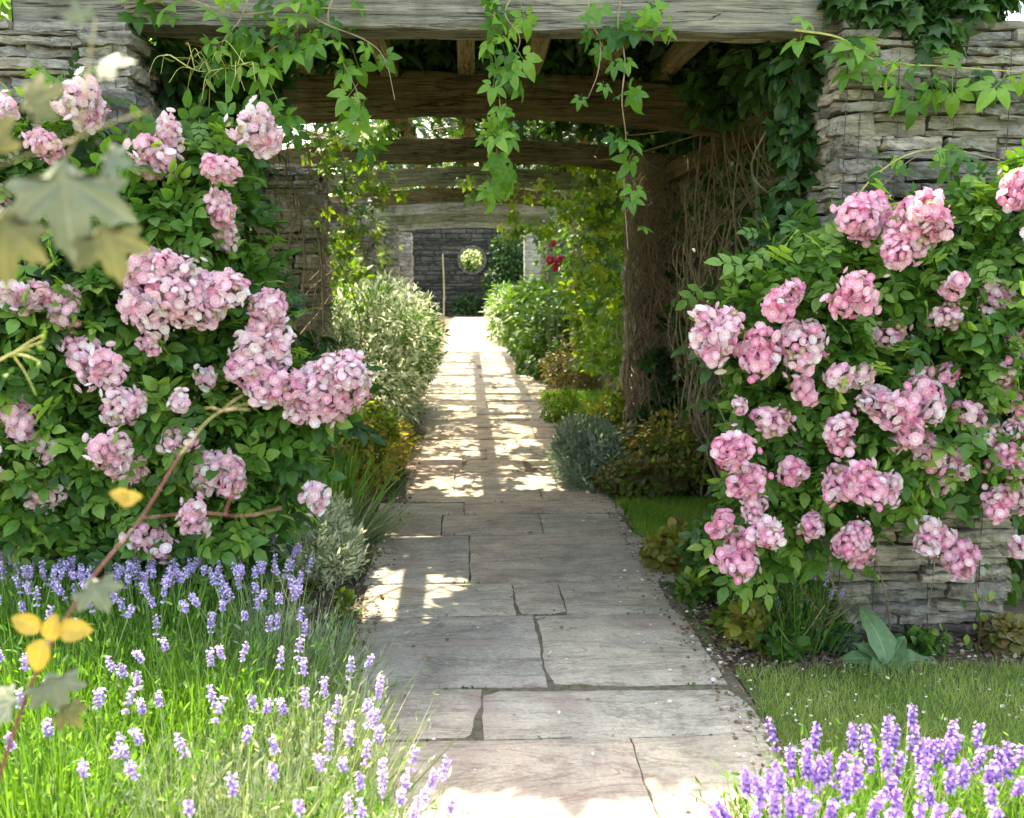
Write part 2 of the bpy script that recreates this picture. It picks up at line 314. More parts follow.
def cloud(acc, tm, pos, out, size, mi=0, spread=.6, droop=.15, upn=.6, rnd=None):
    Fv,Nv=orient(out,spread,droop,upn); acc.scat(tm,pos,Fv,Nv,size*(.65+.7*rng.random(len(pos))),rnd,mi)
def stems(acc, base, tips, r=.006, k=4, mi=0, bow=.15):
    base=np.array(base,float)
    for t in tips:
        t=np.array(t,float); b=base+np.append(rng.normal(size=2)*.02,0); mid=(b+t)/2+rng.normal(size=3)*bow*np.linalg.norm(t-b)*.4
        mid[2]=max(mid[2],.02); tube(acc,lin(b,mid,t),r,r*.4,k,mi=mi)
def shrub(name,label,c,r,n,tm,size,mat,group=None,cat='shrub',K=24,ls=.38,stemmat='stemb',nst=14,droop=.15,extra=None,spread=.6,upn=.6):
    c=np.array(c,float); r=np.array(r,float); o=np.array((c[0],c[1],0.)); t=thing(name,o,label,cat,group)
    a=Acc(); pos,out=lumpy(c,r,n,K,ls); cloud(a,tm,pos,out,size,0,spread,droop,upn)
    if extra:
        for tm2,n2,s2,mi2 in extra: pos2,out2=lumpy(c,r*1.03,n2,K,ls); cloud(a,tm2,pos2,out2,s2,mi2,spread,droop,upn)
    mats=[M[x] for x in (mat if isinstance(mat,(list,tuple)) else [mat])]
    a.build('foliage',mats,t,o)
    s=Acc(); tips=pos[rng.choice(len(pos),min(nst,len(pos)),False)]; stems(s,o,tips,.008 if r[2]>.5 else .004,bow=.2); s.build('stem',M[stemmat],t,o)
    return t
# ------------------------------------------------------------------ boxes / stones
def stone_tpl(nx,ny,nz):
    V=[];T=[];idx={}
    def vid(p):
        k=tuple(round(x,4) for x in p)
        if k not in idx: idx[k]=len(V); V.append(p)
        return idx[k]
    N=(nx,ny,nz)
    for ax in range(3):
        u,v=(ax+1)%3,(ax+2)%3
        for sgn in (-1,1):
            for i in range(N[u]):
                for j in range(N[v]):
                    q=[]
                    for di,dj in ((0,0),(1,0),(1,1),(0,1)):
                        p=[0,0,0]; p[ax]=sgn; p[u]=-1+2*(i+di)/N[u]; p[v]=-1+2*(j+dj)/N[v]; q.append(vid(p))
                    if sgn<0: q=q[::-1]
                    T+= [(q[0],q[1],q[2]),(q[0],q[2],q[3])]
    return np.array(V,float),np.array(T)
ST={}
def stone(acc,c,h,rnd,n=(5,2,2),rough=.012,rd=.012,g=rng,ang=0.,mi=0):
    if n not in ST: ST[n]=stone_tpl(*n)
    V,T=ST[n]; h=np.array(h,float); p=V*h; rd=min(rd,h.min()*.8)
    inner=np.clip(p,-(h-rd),(h-rd)); d=p-inner; p=inner+nrm(d)*rd*(np.linalg.norm(d,axis=1)>0)[:,None]
    ph=g.random(9)*6.3; q=p*22
    dn=np.stack([np.sin(q[:,1]*1.3+ph[0]+q[:,2]*.8)+np.sin(q[:,0]*2.1+ph[1]),np.sin(q[:,0]*.9+ph[2]+q[:,2]*1.7)+np.sin(q[:,0]*2.7+ph[3]),np.sin(q[:,0]*.7+ph[4])+np.sin(q[:,1]*1.2+q[:,0]*1.9+ph[5])],1)
    p=p+dn*rough*.45*np.array((1,1,min(1,h[2]/.03)*.55)); long=0 if h[0]>h[1] else 1
    if rough>.013: p=p+g.normal(size=p.shape)*np.array((.0028,.0028,.0016))
    if rough>.013: p[:,2]*=1-.28*(g.random()-.1)*(p[:,long]/h[long])*(1 if g.random()<.5 else -1)
    if ang: ca,sa=math.cos(ang),math.sin(ang); p=np.stack([p[:,0]*ca-p[:,1]*sa,p[:,0]*sa+p[:,1]*ca,p[:,2]],1)
    acc.add(p+np.array(c,float),T,rnd,.5,mi)
def box(acc,lo,hi,rnd=.5,mi=0): 
    lo=np.array(lo,float);hi=np.array(hi,float); stone(acc,(lo+hi)/2,(hi-lo)/2,rnd,(1,1,1),0,.002,mi=mi)
# ------------------------------------------------------------------ setting
def sheet(name,x0,x1,y0,y1,z,mat,n=1,amp=0):
    a=Acc(); xs=np.linspace(x0,x1,n+1); ys=np.linspace(y0,y1,n+1); X,Y=np.meshgrid(xs,ys)
    Z=z+amp*(np.sin(X*3.1+Y*1.7)+np.sin(X*7.3-Y*5.1)*.5+rng.normal(size=X.shape)*.3)
    V=np.stack([X,Y,Z],-1).reshape(-1,3); T=[]
    for i in range(n):
        for j in range(n):
            b=i*(n+1)+j; T+=[(b,b+1,b+n+2),(b,b+n+2,b+n+1)]
    a.add(V,T); return tag(a.build(name,mat,smooth=True),kind='structure')
sheet('ground',-300,300,-200,500,-.02,M['meadow'])
sheet('flower_bed',-4.2,4.2,-1,41,-.006,M['soil'],90,.003)
# path of flagstones
LX,RX=-.54,1.03
def gy(py): return EYE*F/(py-HY)*.99
pa=Acc(); rows=[]
gg=np.random.default_rng(3)
def edge(y): return LX-.02*math.sin(y*3), RX+.02*math.sin(y*2.3)
def flag(x0,x1,y0,y1,rnd,g=.004,skew=0):
    nx,ny=max(2,int((x1-x0)/.06)),max(2,int((y1-y0)/.06))
    # outline grid with wobbly edges
    us=np.linspace(0,1,nx+1); vs=np.linspace(0,1,ny+1); U,Vv=np.meshgrid(us,vs)
    X=x0+g+(x1-x0-2*g)*U; Y=y0+g+(y1-y0-2*g)*Vv
    ph=gg.random(8)*6.3
    X=X+(np.sin(Y*14+ph[0])*.003+np.sin(Y*41+ph[1])*.0025)*(2*U-1); Y=Y+(np.sin(X*11+ph[2])*.004+np.sin(X*37+ph[3])*.0025)*(2*Vv-1)+skew*(U-.5)
    ed=np.minimum(np.minimum(U*(x1-x0),(1-U)*(x1-x0)),np.minimum(Vv*(y1-y0),(1-Vv)*(y1-y0)))
    tl=gg.normal(size=3)*np.array((.003,.003,.003))
    Z=.03+tl[0]*(U-.5)*2+tl[1]*(Vv-.5)*2+tl[2]-.006*(ed<.001)+.0015*np.sin(X*9+ph[4])*np.sin(Y*8+ph[5])
    V=np.stack([X,Y,Z],-1).reshape(-1,3); T=[];w=nx+1
    for i in range(ny):
        for j in range(nx):
            b=i*w+j; T+=[(b,b+1,b+w+1),(b,b+w+1,b+w)]
    ring=[j for j in range(w)]+[i*w+nx for i in range(1,ny+1)]+[ny*w+j for j in range(nx-1,-1,-1)]+[i*w for i in range(ny-1,0,-1)]
    nb=len(V); low=V[ring].copy(); low[:,2]=-.02; V=np.vstack([V,low]); m=len(ring)
    for i in range(m):
        j=(i+1)%m; T+=[(ring[i],nb+i,nb+j),(ring[i],nb+j,ring[j])]
    pa.add(V,T,rnd)
def split(px,Y): return (px-HX)/F*Y*1.005
R0=[(.5,1.1,[.1]),(1.1,1.75,[-.1,.6]),(1.75,2.4,[.3]),(2.4,gy(765),[.55]),(gy(765),gy(706),[split(480,3.5)]),(gy(706),gy(627),[split(541,4.1)]),
    (gy(627),gy(592),[split(513,4.85),split(562,4.85)]),(gy(592),gy(540),[split(468,5.6)]),(gy(540),gy(519),[split(440,6.3),split(541,6.3)]),(gy(519),gy(506),[split(463,6.8)])]
y=gy(506)
while y<40.6:
    d=.38+gg.random()*.5; k=gg.integers(1,3); R0.append((y,min(y+d,40.7),sorted(LX+.35+gg.random(k)*.9))); y+=d
rr_=[.1,.5,.35,.75,.6,.2,.95,.4,.85,.0]
q=0
for y0,y1,sp in R0:
    l,r=edge((y0+y1)/2); xs=[l+gg.normal()*.035]+list(sp)+[r+gg.normal()*.04]
    for a_,b_ in zip(xs[:-1],xs[1:]):
        if b_-a_<.12: continue
        q+=1; flag(a_,b_,y0,y1,(rr_[q%10]+gg.random()*.15)%1,skew=gg.normal()*.005)
tag(pa.build('path',M['flag']),kind='structure')
sheet('path_bedding',LX-.03,RX+.03,.3,40.8,.020,plain('joint_soil',(.16,.135,.09),.95,30,.5,1.),60,.001)
# lawns
def grass(name,regions,dens,hh,mat,base=None,kind='stuff'):
    a=Acc()
    for x0,x1,y0,y1 in regions:
        n=int((x1-x0)*(y1-y0)*dens); X=x0+(x1-x0)*rng.random(n); Y=y0+(y1-y0)*rng.random(n)
        e=.03*np.sin(Y*9)+.02*np.sin(Y*23); ok=(X>x0+e+.02)
        p=np.stack([X,Y,np.full(n,.012)],1)[ok]; n=len(p)
        Fv=nrm(u3(n)*.32+np.array((0,0,1))); a.scat(GRASS,p,Fv,u3(n),hh*(.5+rng.random(n)),np.clip(rng.random(n)*.7+.3*np.sin(p[:,0]*5+p[:,1]*3)**2,0,1))
    return tag(a.build(name,mat),kind='stuff')
sheet('lawn',RX+.05,4.1,-.9,3.84,.004,M['turf'],40,.002)
sheet('lawn',RX+.05,4.1,5.35,6.95,.004,M['turf'],30,.002)
sheet('lawn',RX+.02,4.1,10.3,13.4,.004,M['turf'],30,.002)
grass('grass',[(RX+.02,3.2,1.2,3.86)],11000,.035,M['grass_dry'])
grass('grass',[(RX+.0,3.,5.3,6.95)],13000,.045,M['grass'])
grass('grass',[(RX-.05,2.6,10.3,13.4)],6000,.08,M['grass'])
# litter
a=Acc()
def litter(acc,x0,x1,y0,y1,n,s,z=.008):
    p=np.stack([x0+(x1-x0)*rng.random(n),y0+(y1-y0)*rng.random(n),z+rng.random(n)*.012],1)
    acc.scat(ROUND if s>.012 else DIA,p,nrm(u3(n)*np.array((1,1,.25))),nrm(u3(n)*.4+np.array((0,0,1))),s*(.5+rng.random(n)))
litter(a,RX,2.9,3.86,4.25,1500,.018); litter(a,RX-.06,1.5,3.85,6.,1500,.022); litter(a,LX-.5,LX+.05,4,9,1500,.03); litter(a,RX-.05,1.6,7,11,700,.03); litter(a,RX-.12,RX+.03,2.9,9,900,.016,.028); litter(a,LX-.03,LX+.12,2.9,11,900,.018,.028); litter(a,LX,RX,2.6,12,260,.015,.036)
tag(a.build('leaf_litter',M['litter']),kind='stuff')
a=Acc(); litter(a,RX-.3,1.5,2.9,6.5,110,.016,.038); litter(a,LX,RX,3,12,90,.014,.038); litter(a,RX,2.6,3.,4.2,160,.014,.02)
tag(a.build('fallen_petals',M['fallen']),kind='stuff')
# moss and tiny weeds in the joints and along the ragged paving edge
a=Acc()
for y0,y1,sp in R0[3:22]:
    n=70; X=LX+(RX-LX)*rng.random(n); cl_=np.sin(X*13+y0*9)>.25; p=np.stack([X,np.full(n,y0)+rng.normal(size=n)*.006,np.full(n,.022)],1)[cl_]
    a.scat(DIA,p,nrm(u3(len(p))*.8+np.array((0,0,.6))),u3(len(p)),.012+.012*rng.random(len(p)))
for ex in (LX,RX):
    n=1500; Y=2.6+10*rng.random(n); k=np.sin(Y*7+ex*9)+np.sin(Y*17)>.1; p=np.stack([ex+rng.normal(size=n)*.022,Y,np.full(n,.02)],1)[k]
    a.scat(DIA,p,nrm(u3(len(p))*.8+np.array((0,0,.8))),u3(len(p)),.015+.02*rng.random(len(p)))
tag(a.build('moss',M['mid']),kind='stuff')
# ------------------------------------------------------------------ piers
YP=4.24; XI=P(828,400,YP)[0]; XO=P(1021,400,YP)[0]; PW=XO-XI; SP=5.1; PH=2.58
print('pier',XI,XO)
def pier_acc(w,d,h,seed,fine=True,top=None):
    a=Acc(); g=np.random.default_rng(seed); z=-.03
    box(a,(-w/2+.07,-d/2+.07,-.05),(w/2-.07,d/2-.07,h-.02),.5,1)
    while z<h-.02:
        ch=float(g.choice([.035,.05,.07,.095,.13],p=[.16,.24,.24,.2,.16])); ch=min(ch,h-z)
        for side in range(4):
            L=w if side%2==0 else d; o=-L/2
            while o<L/2-.02:
                l=g.uniform(.14,.55)*(1 if ch<.09 else .8); l=min(l,L/2-o)
                if L/2-o-l<.1: l=L/2-o
                dep=.085; off=g.normal()*.013; c=o+l/2
                hx=l/2-.003; hz=ch/2-.002
                if side==0: cc=(c,-d/2+dep+off,z+ch/2); hh=(hx,dep,hz); ang=0
                elif side==2: cc=(c,d/2-dep+off,z+ch/2); hh=(hx,dep,hz); ang=0
                elif side==1: cc=(w/2-dep+off,c,z+ch/2); hh=(dep,hx,hz); ang=0
                else: cc=(-w/2+dep+off,c,z+ch/2); hh=(dep,hx,hz); ang=0
                if side%2==1 and (abs(c)>d/2-.0): pass
                nn=(11,2,4) if side%2==0 else (2,11,4)
                if ch>.06 and g.random()<.55:
                    f=g.uniform(.3,.7); z1=z+ch*f/2; z2=z+ch*(1+f)/2
                    stone(a,(cc[0],cc[1],z1),(hh[0],hh[1],ch*f/2-.0015),g.random(),nn,.016,.006,g,g.normal()*.015)
                    stone(a,(cc[0]+g.normal()*.006,cc[1]+g.normal()*.008,z2),(hh[0]*.99,hh[1],ch*(1-f)/2-.0015),g.random(),nn,.016,.006,g,g.normal()*.015)
                else: stone(a,cc,hh,g.random(),nn,.018,.008,g,g.normal()*.02)
                o+=l
        z+=ch
    for i in range(2 if top is None else top):   # uneven cap slabs
        x=-w/2
        while x<w/2-.05:
            l=min(g.uniform(.25,.5),w/2-x); stone(a,(x+l/2,0,h+.02+i*.045),(l/2-.004,d/2+g.uniform(-.03,.02),.022),g.random(),(6,6,2),.014,.012,g); x+=l
    return a
gp='stone piers of the pergola'
def mkpier(x,y,label,mesh,rot=0,wires=None):
    t=thing('stone_pier',(x,y,0),label,'pier',gp)
    s=bpy.data.objects.new('masonry',mesh); COL.objects.link(s); s.parent=t; s.rotation_euler.z=rot
    for wx,y0 in (wires or []):
        b=Acc(); zz=np.linspace(.05,PH-.05,14); tube(b,np.stack([wx+rng.normal(size=14)*.003,np.full(14,y0),zz],1),.0022,k=4); b.build('wire',M['wire'],t)
    return t
def mesh_of(acc,mats):
    o=acc.build('masonry',mats,smooth=False); me=o.data; bpy.data.objects.remove(o); return me
meR=mesh_of(pier_acc(PW,.82,PH,11),[M['stone'],M['mortar']]); meL=mesh_of(pier_acc(PW,.82,PH,12,top=1),[M['stone'],M['mortar']]); meF=mesh_of(pier_acc(PW,.82,PH,13),[M['stone'],M['mortar']])
xc=XI+PW/2; XL=-(P(133,150,YP)[0]); xl=-(XL+PW/2)
print('left pier inner',-XL)
wr=[(P(px,150,YP)[0]-xc,-.425) for px in (843,857,894,951,1004)]
mkpier(xc,YP+.41,'nearest right pier of thin stacked stone, pink roses over its foot',meR,0,wr)
mkpier(xl,YP+.41,'nearest left pier of thin stacked stone, almost hidden behind pale roses',meL,0,[(PW/2-.05,-.425),(PW/2-.22,-.425)])
lab=['second','third','fourth','fifth']
for i in range(4):
    for s,x in ((1,xc+.02),(-1,xl+.0)):
        mkpier(x,YP+.41+SP*(i+1),f"{lab[i]} pier down the {'right' if s>0 else 'left'} side of the path"+(', wrapped in bare woody vines' if (i==0 and s>0) else ', shaded thin stone courses'),meF if i%2 else meL,math.pi if (i+(s>0))%2 else 0)
# ------------------------------------------------------------------ beams
def beam(name,label,x0,x1,y,z0,hh,dp,mat,camber=0,cat='beam',group='oak cross beams of the pergola',seed=0):
    g=np.random.default_rng(seed); n=60; t=np.linspace(0,1,n); a=Acc()
    prof=[(-1,-1),(-.9,-.97),(0,-1.),(.9,-.97),(1,-1),(1,-.93),(1.,0),(1,.93),(.94,1),(0,1),(-.94,1),(-1,.93),(-1,0),(-1,-.93)]
    # profile in (depth,height), slightly ragged along the length
    k=len(prof); V=np.zeros((n,k,3)); sm=lambda f:np.sin(t*f+g.random()*6)
    for j,(u,v) in enumerate(prof):
        V[:,j,0]=x0+(x1-x0)*t+ (0 if 0 else 0); V[:,j,1]=y+u*dp/2+(sm(9)+sm(31))*.004; V[:,j,2]=z0+hh/2+v*hh/2+camber*(1-(2*t-1)**2)+(sm(7)+sm(23)+sm(60)*.6)*.005
    T=[]
    for i in range(n-1):
        for j in range(k):
            b=(j+1)%k; T+=[(i*k+j,(i+1)*k+b,i*k+b),(i*k+j,(i+1)*k+j,(i+1)*k+b)]
    for e in (0,n-1):
        for j in range(1,k-1): T.append((e*k,e*k+j,e*k+j+1) if e==0 else (e*k,e*k+j+1,e*k+j))
    V=V.reshape(-1,3); o=((x0+x1)/2,y,z0); a.add(V,T); ob=a.build(name,mat,None,o); tag(ob,label,cat,group); return ob
ZB=2.64
b0=P(12,15,YP+.1)[0]; b1=P(918,15,YP+.1)[0]
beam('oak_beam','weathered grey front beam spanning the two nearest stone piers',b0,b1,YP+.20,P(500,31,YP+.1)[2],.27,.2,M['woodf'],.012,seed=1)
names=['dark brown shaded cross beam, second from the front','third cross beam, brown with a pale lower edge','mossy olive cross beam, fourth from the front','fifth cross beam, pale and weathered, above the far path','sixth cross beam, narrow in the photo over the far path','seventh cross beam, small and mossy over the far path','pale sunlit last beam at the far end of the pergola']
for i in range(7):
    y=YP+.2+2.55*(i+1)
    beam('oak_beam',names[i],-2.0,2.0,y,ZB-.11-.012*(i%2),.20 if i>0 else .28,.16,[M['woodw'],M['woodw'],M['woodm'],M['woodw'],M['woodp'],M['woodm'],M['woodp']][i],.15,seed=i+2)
# side plates run along the pier tops, notched under the cross beams
def longbeam(name,label,x,y0,y1,z0,w,h,mat,cat,group,seed):
    g=np.random.default_rng(seed); a=Acc(); n=30; yy=np.linspace(y0,y1,n); prof=[(-1,-1),(1,-1),(1,1),(-1,1)]
    V=np.zeros((n,4,3))
    for j,(u,v) in enumerate(prof):
        V[:,j]=np.stack([x+u*w/2+np.sin(yy*2.3+g.random()*6)*.006,yy,z0+h/2+v*h/2+np.sin(yy*1.7+g.random()*6)*.005],1)
    T=[]
    for i in range(n-1):
        for j in range(4):
            b=(j+1)%4; T+=[(i*4+j,i*4+b,(i+1)*4+b),(i*4+j,(i+1)*4+b,(i+1)*4+j)]
    T+=[(0,2,1),(0,3,2),((n-1)*4,(n-1)*4+1,(n-1)*4+2),((n-1)*4,(n-1)*4+2,(n-1)*4+3)]
    a.add(V.reshape(-1,3),T); o=a.build(name,mat,None,(x,(y0+y1)/2,z0)); tag(o,label,cat,group); return o
for s,xx in ((1,1.86),(-1,-1.86)):
    for i in range(4):
        longbeam('side_plate',f"side plate under the cross beams, {'right' if s>0 else 'left'} of the path, bay {['one','two','three','four'][i]} from the front",xx,YP+.35+SP*i,YP+.30+SP*(i+1),ZB-.19,.13,.145,M['woods'],'beam','side plates along the pier tops',i)
jx=[-1.55,-1.02,-.5,.0,.42,.9,1.32]
wd=['first','second','third','fourth','fifth','sixth','seventh']
for j,x in enumerate(jx):
    y1=YP+2.78
    longbeam('roof_joist',f'{wd[j]} joist from the left, ochre underside between the front two beams',x,YP+.31,y1,ZB+.275+.02*(j%2),.105,.10,M['woody'],'joist','roof joists of the first bay',j)
for j,x in enumerate((-.57,.03,1.2)):
    longbeam('ridge_rail',f"{['left','middle','right'][j]} long rail over the far cross beams",x,YP+2.85,YP+18.4,ZB+.325,.13 if j!=1 else .11,.07,M['woody'],'rail','long rails over the far beams',j+20)
# ------------------------------------------------------------------ far wall with round opening
def moon_wall(y,x0,x1,h,cx,cz,r,dep):
    a=Acc(); n=48; an=np.arange(n)/n*2*np.pi; s=r*1.8
    circ=np.stack([cx+r*np.cos(an),cz+r*np.sin(an)],1)
    m=np.maximum(np.abs(np.cos(an)),np.abs(np.sin(an))); sq=np.stack([cx+s*np.cos(an)/m,cz+s*np.sin(an)/m],1)
    for yy in (y,y+dep):
        V=np.vstack([np.c_[circ[:,0],np.full(n,yy),circ[:,1]],np.c_[sq[:,0],np.full(n,yy),sq[:,1]]]); T=[]
        for i in range(n):
            j=(i+1)%n; T+=[(i,n+i,n+j),(i,n+j,j)]
        a.add(V,T)
        for (p,q_,u,v) in ((x0,cx-s,0,h),(cx+s,x1,0,h),(cx-s,cx+s,0,cz-s),(cx-s,cx+s,cz+s,h)):
            a.add([(p,yy,u),(q_,yy,u),(q_,yy,v),(p,yy,v)],[(0,1,2),(0,2,3)])
    V=np.vstack([np.c_[circ[:,0],np.full(n,y),circ[:,1]],np.c_[circ[:,0],np.full(n,y+dep),circ[:,1]]]); T=[]
    for i in range(n):
        j=(i+1)%n; T+=[(i,n+i,n+j),(i,n+j,j)]
    a.add(V,T); a.add([(x0,y,h),(x1,y,h),(x1,y+dep,h),(x0,y+dep,h)],[(0,1,2),(0,2,3)])
    return a
hp=P(472,260,41.2); wt=thing('garden_wall',(0,41.2,0),'tall dark stone wall with a round opening at the end of the path','wall')
moon_wall(41.2,-9,9,4.6,hp[0],hp[2],.47,.45).build('masonry',stonemat('wall_stone',[(.055,.055,.05),(.055,.055,.05)],4,.08,bstr=1.),wt,(0,41.2,0))
a=Acc(); g=np.random.default_rng(5)
for i in range(26):
    an=i/26*2*math.pi; stone(a,(hp[0]+.54*math.cos(an),41.15,hp[2]+.54*math.sin(an)),(.062,.08,.065),g.random(),(3,2,2),.01,.015,g)
a.build('opening_surround',stonemat('surround_stone',[(.10,.095,.085),(.2,.19,.17)],5,.2),wt,(0,41.2,0))
a=Acc(); z=0.
while z<4.55:
    ch=g.uniform(.06,.24); x=-4.5+g.random()*.2
    while x<5.:
        l=g.uniform(.15,.75)
        if math.hypot(x+l/2-hp[0],z+ch/2-hp[2])>.70: stone(a,(x+l/2,41.17+g.normal()*.012,z+ch/2),(l/2-.012,.06,ch/2-.01),g.random(),(3,1,2),.02,.03,g)
        x+=l
    z+=ch
a.build('facing_stones',stonemat('dark_wall_stone',[(.035,.034,.03),(.085,.08,.07),(.055,.055,.05),(.12,.11,.095)],5,.12),wt,(0,41.2,0))
a=Acc()
for x in np.arange(-9,9,.5): stone(a,(x+.25,41.42,4.63),(.245,.3,.04),g.random(),(3,3,2),.012,.012,g)
a.build('coping',M['stone'],wt,(0,41.2,0))
# pale post to the right at the far end
p_=P(532,245,24.); t=thing('stone_post',(p_[0],24.,0),'pale squared stone post standing at the far right of the path','post')
a=Acc(); z=0
while z<3.0: stone(a,(p_[0],24.,z+.14),(.19,.19,.138),rng.random(),(4,4,3),.008,.012); z+=.28
a.build('shaft',stonemat('pale_stone',[(.45,.43,.38),(.55,.52,.46)],4,.4),t,(p_[0],24.,0))
a=Acc(); stone(a,(p_[0],24.,3.12),(.24,.24,.04),.5,(4,4,2),.008,.01); a.build('cap',M['stone'],t,(p_[0],24.,0))
# bamboo pole
q0=P(443,292,30.); a=Acc(); tube(a,lin((q0[0],30,0),(q0[0]+.03,30,1.2),(q0[0]+.0,30,P(443,254,30.)[2])),.026,.02,8,cap=True)
tag(a.build('cane_pole',M['bamboo'],None,(q0[0],30,0)),'slim tan cane pole upright against the dark end wall','pole')
# ------------------------------------------------------------------ rose clusters
def cluster_mesh(name, Rr, n, mat, pale, seed):
    g=np.random.default_rng(seed); a=Acc(); subs=[(np.zeros(3),.8)]+[(nrm(g.normal(size=3)*np.array((1,.35,1)))*(.42+.28*g.random()),.45+.25*g.random()) for _ in range(4)]
    P_=[];N_=[]
    for c,s in subs:
        m=int(n*s*s*.75); i=np.arange(m)+.5; th=np.arccos(1-1.75*i/m); ph=i*2.39996+g.random()*6
        d=np.stack([np.sin(th)*np.cos(ph),-np.cos(th),np.sin(th)*np.sin(ph)],1)
        P_.append((c+d*s*.72*(.78+.36*g.random((m,1))))*Rr); N_.append(d)
    p=np.vstack(P_); N=nrm(np.vstack(N_)+g.normal(size=(len(p),3))*.42)
    keep=np.ones(len(p),bool)
    for k,(c,s) in enumerate(subs):      # drop blooms buried in another dome
        inside=np.linalg.norm(p-c*Rr,axis=1)<s*.33*Rr; keep&=~inside
    p,N=p[keep],N[keep]; st_=g.random(len(p))<.13; p=np.where(st_[:,None],p*1.24,p); rr=np.clip(g.normal(pale,.26,len(p)),0,1); sp_=g.random(len(p))<.035
    sz=.0135+.0075*g.random(len(p)); a.scat(ROS,p[~sp_],N[~sp_],g.normal(size=((~sp_).sum(),3)),sz[~sp_],rr[~sp_])
    if sp_.any(): a.scat(ROS,p[sp_],N[sp_],g.normal(size=(sp_.sum(),3)),sz[sp_]*.75,rr[sp_],mi=2)
    b=g.random(len(p))<.3; q=p[b]*1.02+g.normal(size=(b.sum(),3))*Rr*.12      # buds
    if len(q): a.scat(OCT,q,N[b],g.normal(size=(len(q),3)),.013,np.clip(g.normal(.1,.1,len(q)),0,1))
    st=Acc()
    for v in p[::2]: tube(a,lin((0,Rr*.9,-Rr*.3),v*.5+np.array((0,Rr*.25,0)),v*.97),.0018,.0012,3,mi=1)
    o=a.build(name,[mat,M['stemg'],M['spent']]); me=o.data; bpy.data.objects.remove(o); return me
def cl_set(mat,pale,s0): return {k:[cluster_mesh('flower_cluster',r,n,mat,pale+d,s0+i*10+j) for j,d in enumerate((0,.15,-.12))] for i,(k,r,n) in enumerate((('s',.052,34),('m',.078,68),('l',.112,125)))}
CR=cl_set(M['pinkR'],.56,100); CL=cl_set(M['pinkL'],.58,200)
def put_clusters(parent,origin,lst,sets,Yf,cat='flower_cluster'):
    for px,py,w in lst:
        Y=Yf(px,py)+rng.normal()*.04; p=P(px,py,Y); rad=w/1000*Y/2; k='s' if rad<.06 else 'm' if rad<.092 else 'l'
        base={'s':.052,'m':.078,'l':.112}[k]; o=bpy.data.objects.new(cat,sets[k][rng.integers(3)]); COL.objects.link(o); o.parent=parent
        o.location=tuple(p-np.array(origin)); f=rad/base*1.04; o.scale=(f,f,f*(.9+.2*rng.random()))
        o.rotation_euler=(rng.normal()*.3-.25,rng.random()*6.28,rng.normal()*.45)
def lumps(lst,n,shell=.35):
    c=np.array([l[:3] for l in lst]); r=np.array([l[3] for l in lst]); k=rng.choice(len(lst),n,p=r**2/(r**2).sum()); d=nrm(u3(n)); d[:,1]=-np.abs(d[:,1])*np.where(rng.random(n)<.8,1,-1)
    rr=r[k]*(shell+(1-shell)*rng.random(n)**.6); return c[k]+d*rr[:,None]*np.array((1,.8,1)),d
RIGHT=[(860,218,55),(915,234,58),(925,210,48),(895,250,40),(1018,192,42),(858,297,48),(995,300,44),(946,318,34),(955,288,28),(886,336,38),(792,290,30),(775,308,32),(728,325,42),(712,345,44),(757,352,48),(798,343,56),(704,318,32),(838,375,30),(860,376,28),(803,392,28),(770,422,38),(836,432,40),(730,452,44),(746,482,40),(792,468,30),(838,484,38),(862,486,44),(884,488,36),(900,415,50),(926,400,46),(920,378,30),(878,404,38),(948,372,28),(928,452,44),(958,464,34),(942,482,28),(984,404,34),(1003,372,34),(1012,400,36),(1016,428,36),(970,420,44),(988,436,40),(1002,462,40),(996,502,38),(1019,548,28),(735,557,46),(768,535,38),(810,528,36),(855,545,50),(930,538,44),(955,556,42),(740,408,20),(1018,345,34),(752,508,34),(905,436,34),(1022,500,30),(722,525,30),(1050,420,50),(1060,480,50),(1055,300,46),(1045,235,44),(1070,360,50)]
LEFTC=[(80,103,48),(48,145,34),(152,152,42),(168,130,32),(255,130,46),(215,170,34),(224,212,34),(222,232,32),(115,218,26),(132,243,20),(36,294,40),(58,304,44),(12,293,30),(150,278,50),(185,300,56),(150,312,46),(215,296,50),(232,284,36),(262,320,42),(84,358,40),(100,368,44),(16,415,42),(122,405,38),(128,412,36),(108,452,44),(118,466,40),(48,448,26),(45,493,38),(175,437,36),(212,472,46),(232,484,40),(150,345,20),(242,372,44),(262,385,42),(290,390,46),(325,378,50),(345,392,46),(352,372,40),(330,400,44),(275,350,40),(300,402,40),(318,495,30),(150,535,46),(190,520,36),(5,110,24),(180,253,24),(270,300,36),(268,312,34),(250,345,30),(178,402,22),(205,380,24),(-20,200,40),(-25,350,50),(-20,470,50),(195,285,44),(165,262,34)]
def rose(name,label,lst,lumpspec,sets,Yf,o,nl,canes,matl='rose_leaf'):
    t=thing(name,o,label,'rose','climbing roses on the nearest piers')
    L=[(*P(px,py,Y),r) for px,py,Y,r in lumpspec]; pos,out=lumps(L,nl)
    pos=pos[pos[:,2]>.15]; out=out[:len(pos)]; out=nrm(out+np.array((0,-.5,.1)))
    a=Acc(); cloud(a,PINN,pos,out,.122,0,.75,.25,.5); a.build('foliage',M[matl],t,o)
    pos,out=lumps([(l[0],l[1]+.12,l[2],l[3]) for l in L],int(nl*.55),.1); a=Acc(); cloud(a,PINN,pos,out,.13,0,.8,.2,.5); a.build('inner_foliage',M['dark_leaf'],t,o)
    for c in canes:
        s=Acc(); tube(s,lin(*[P(*q)+np.array((rng.normal()*.02,.08+rng.random()*.05,0)) for q in c]),.0042,.002,5); s.build('cane',M['stemb'],t,o)
    put_clusters(t,o,lst,sets,Yf); return t
rl=[]
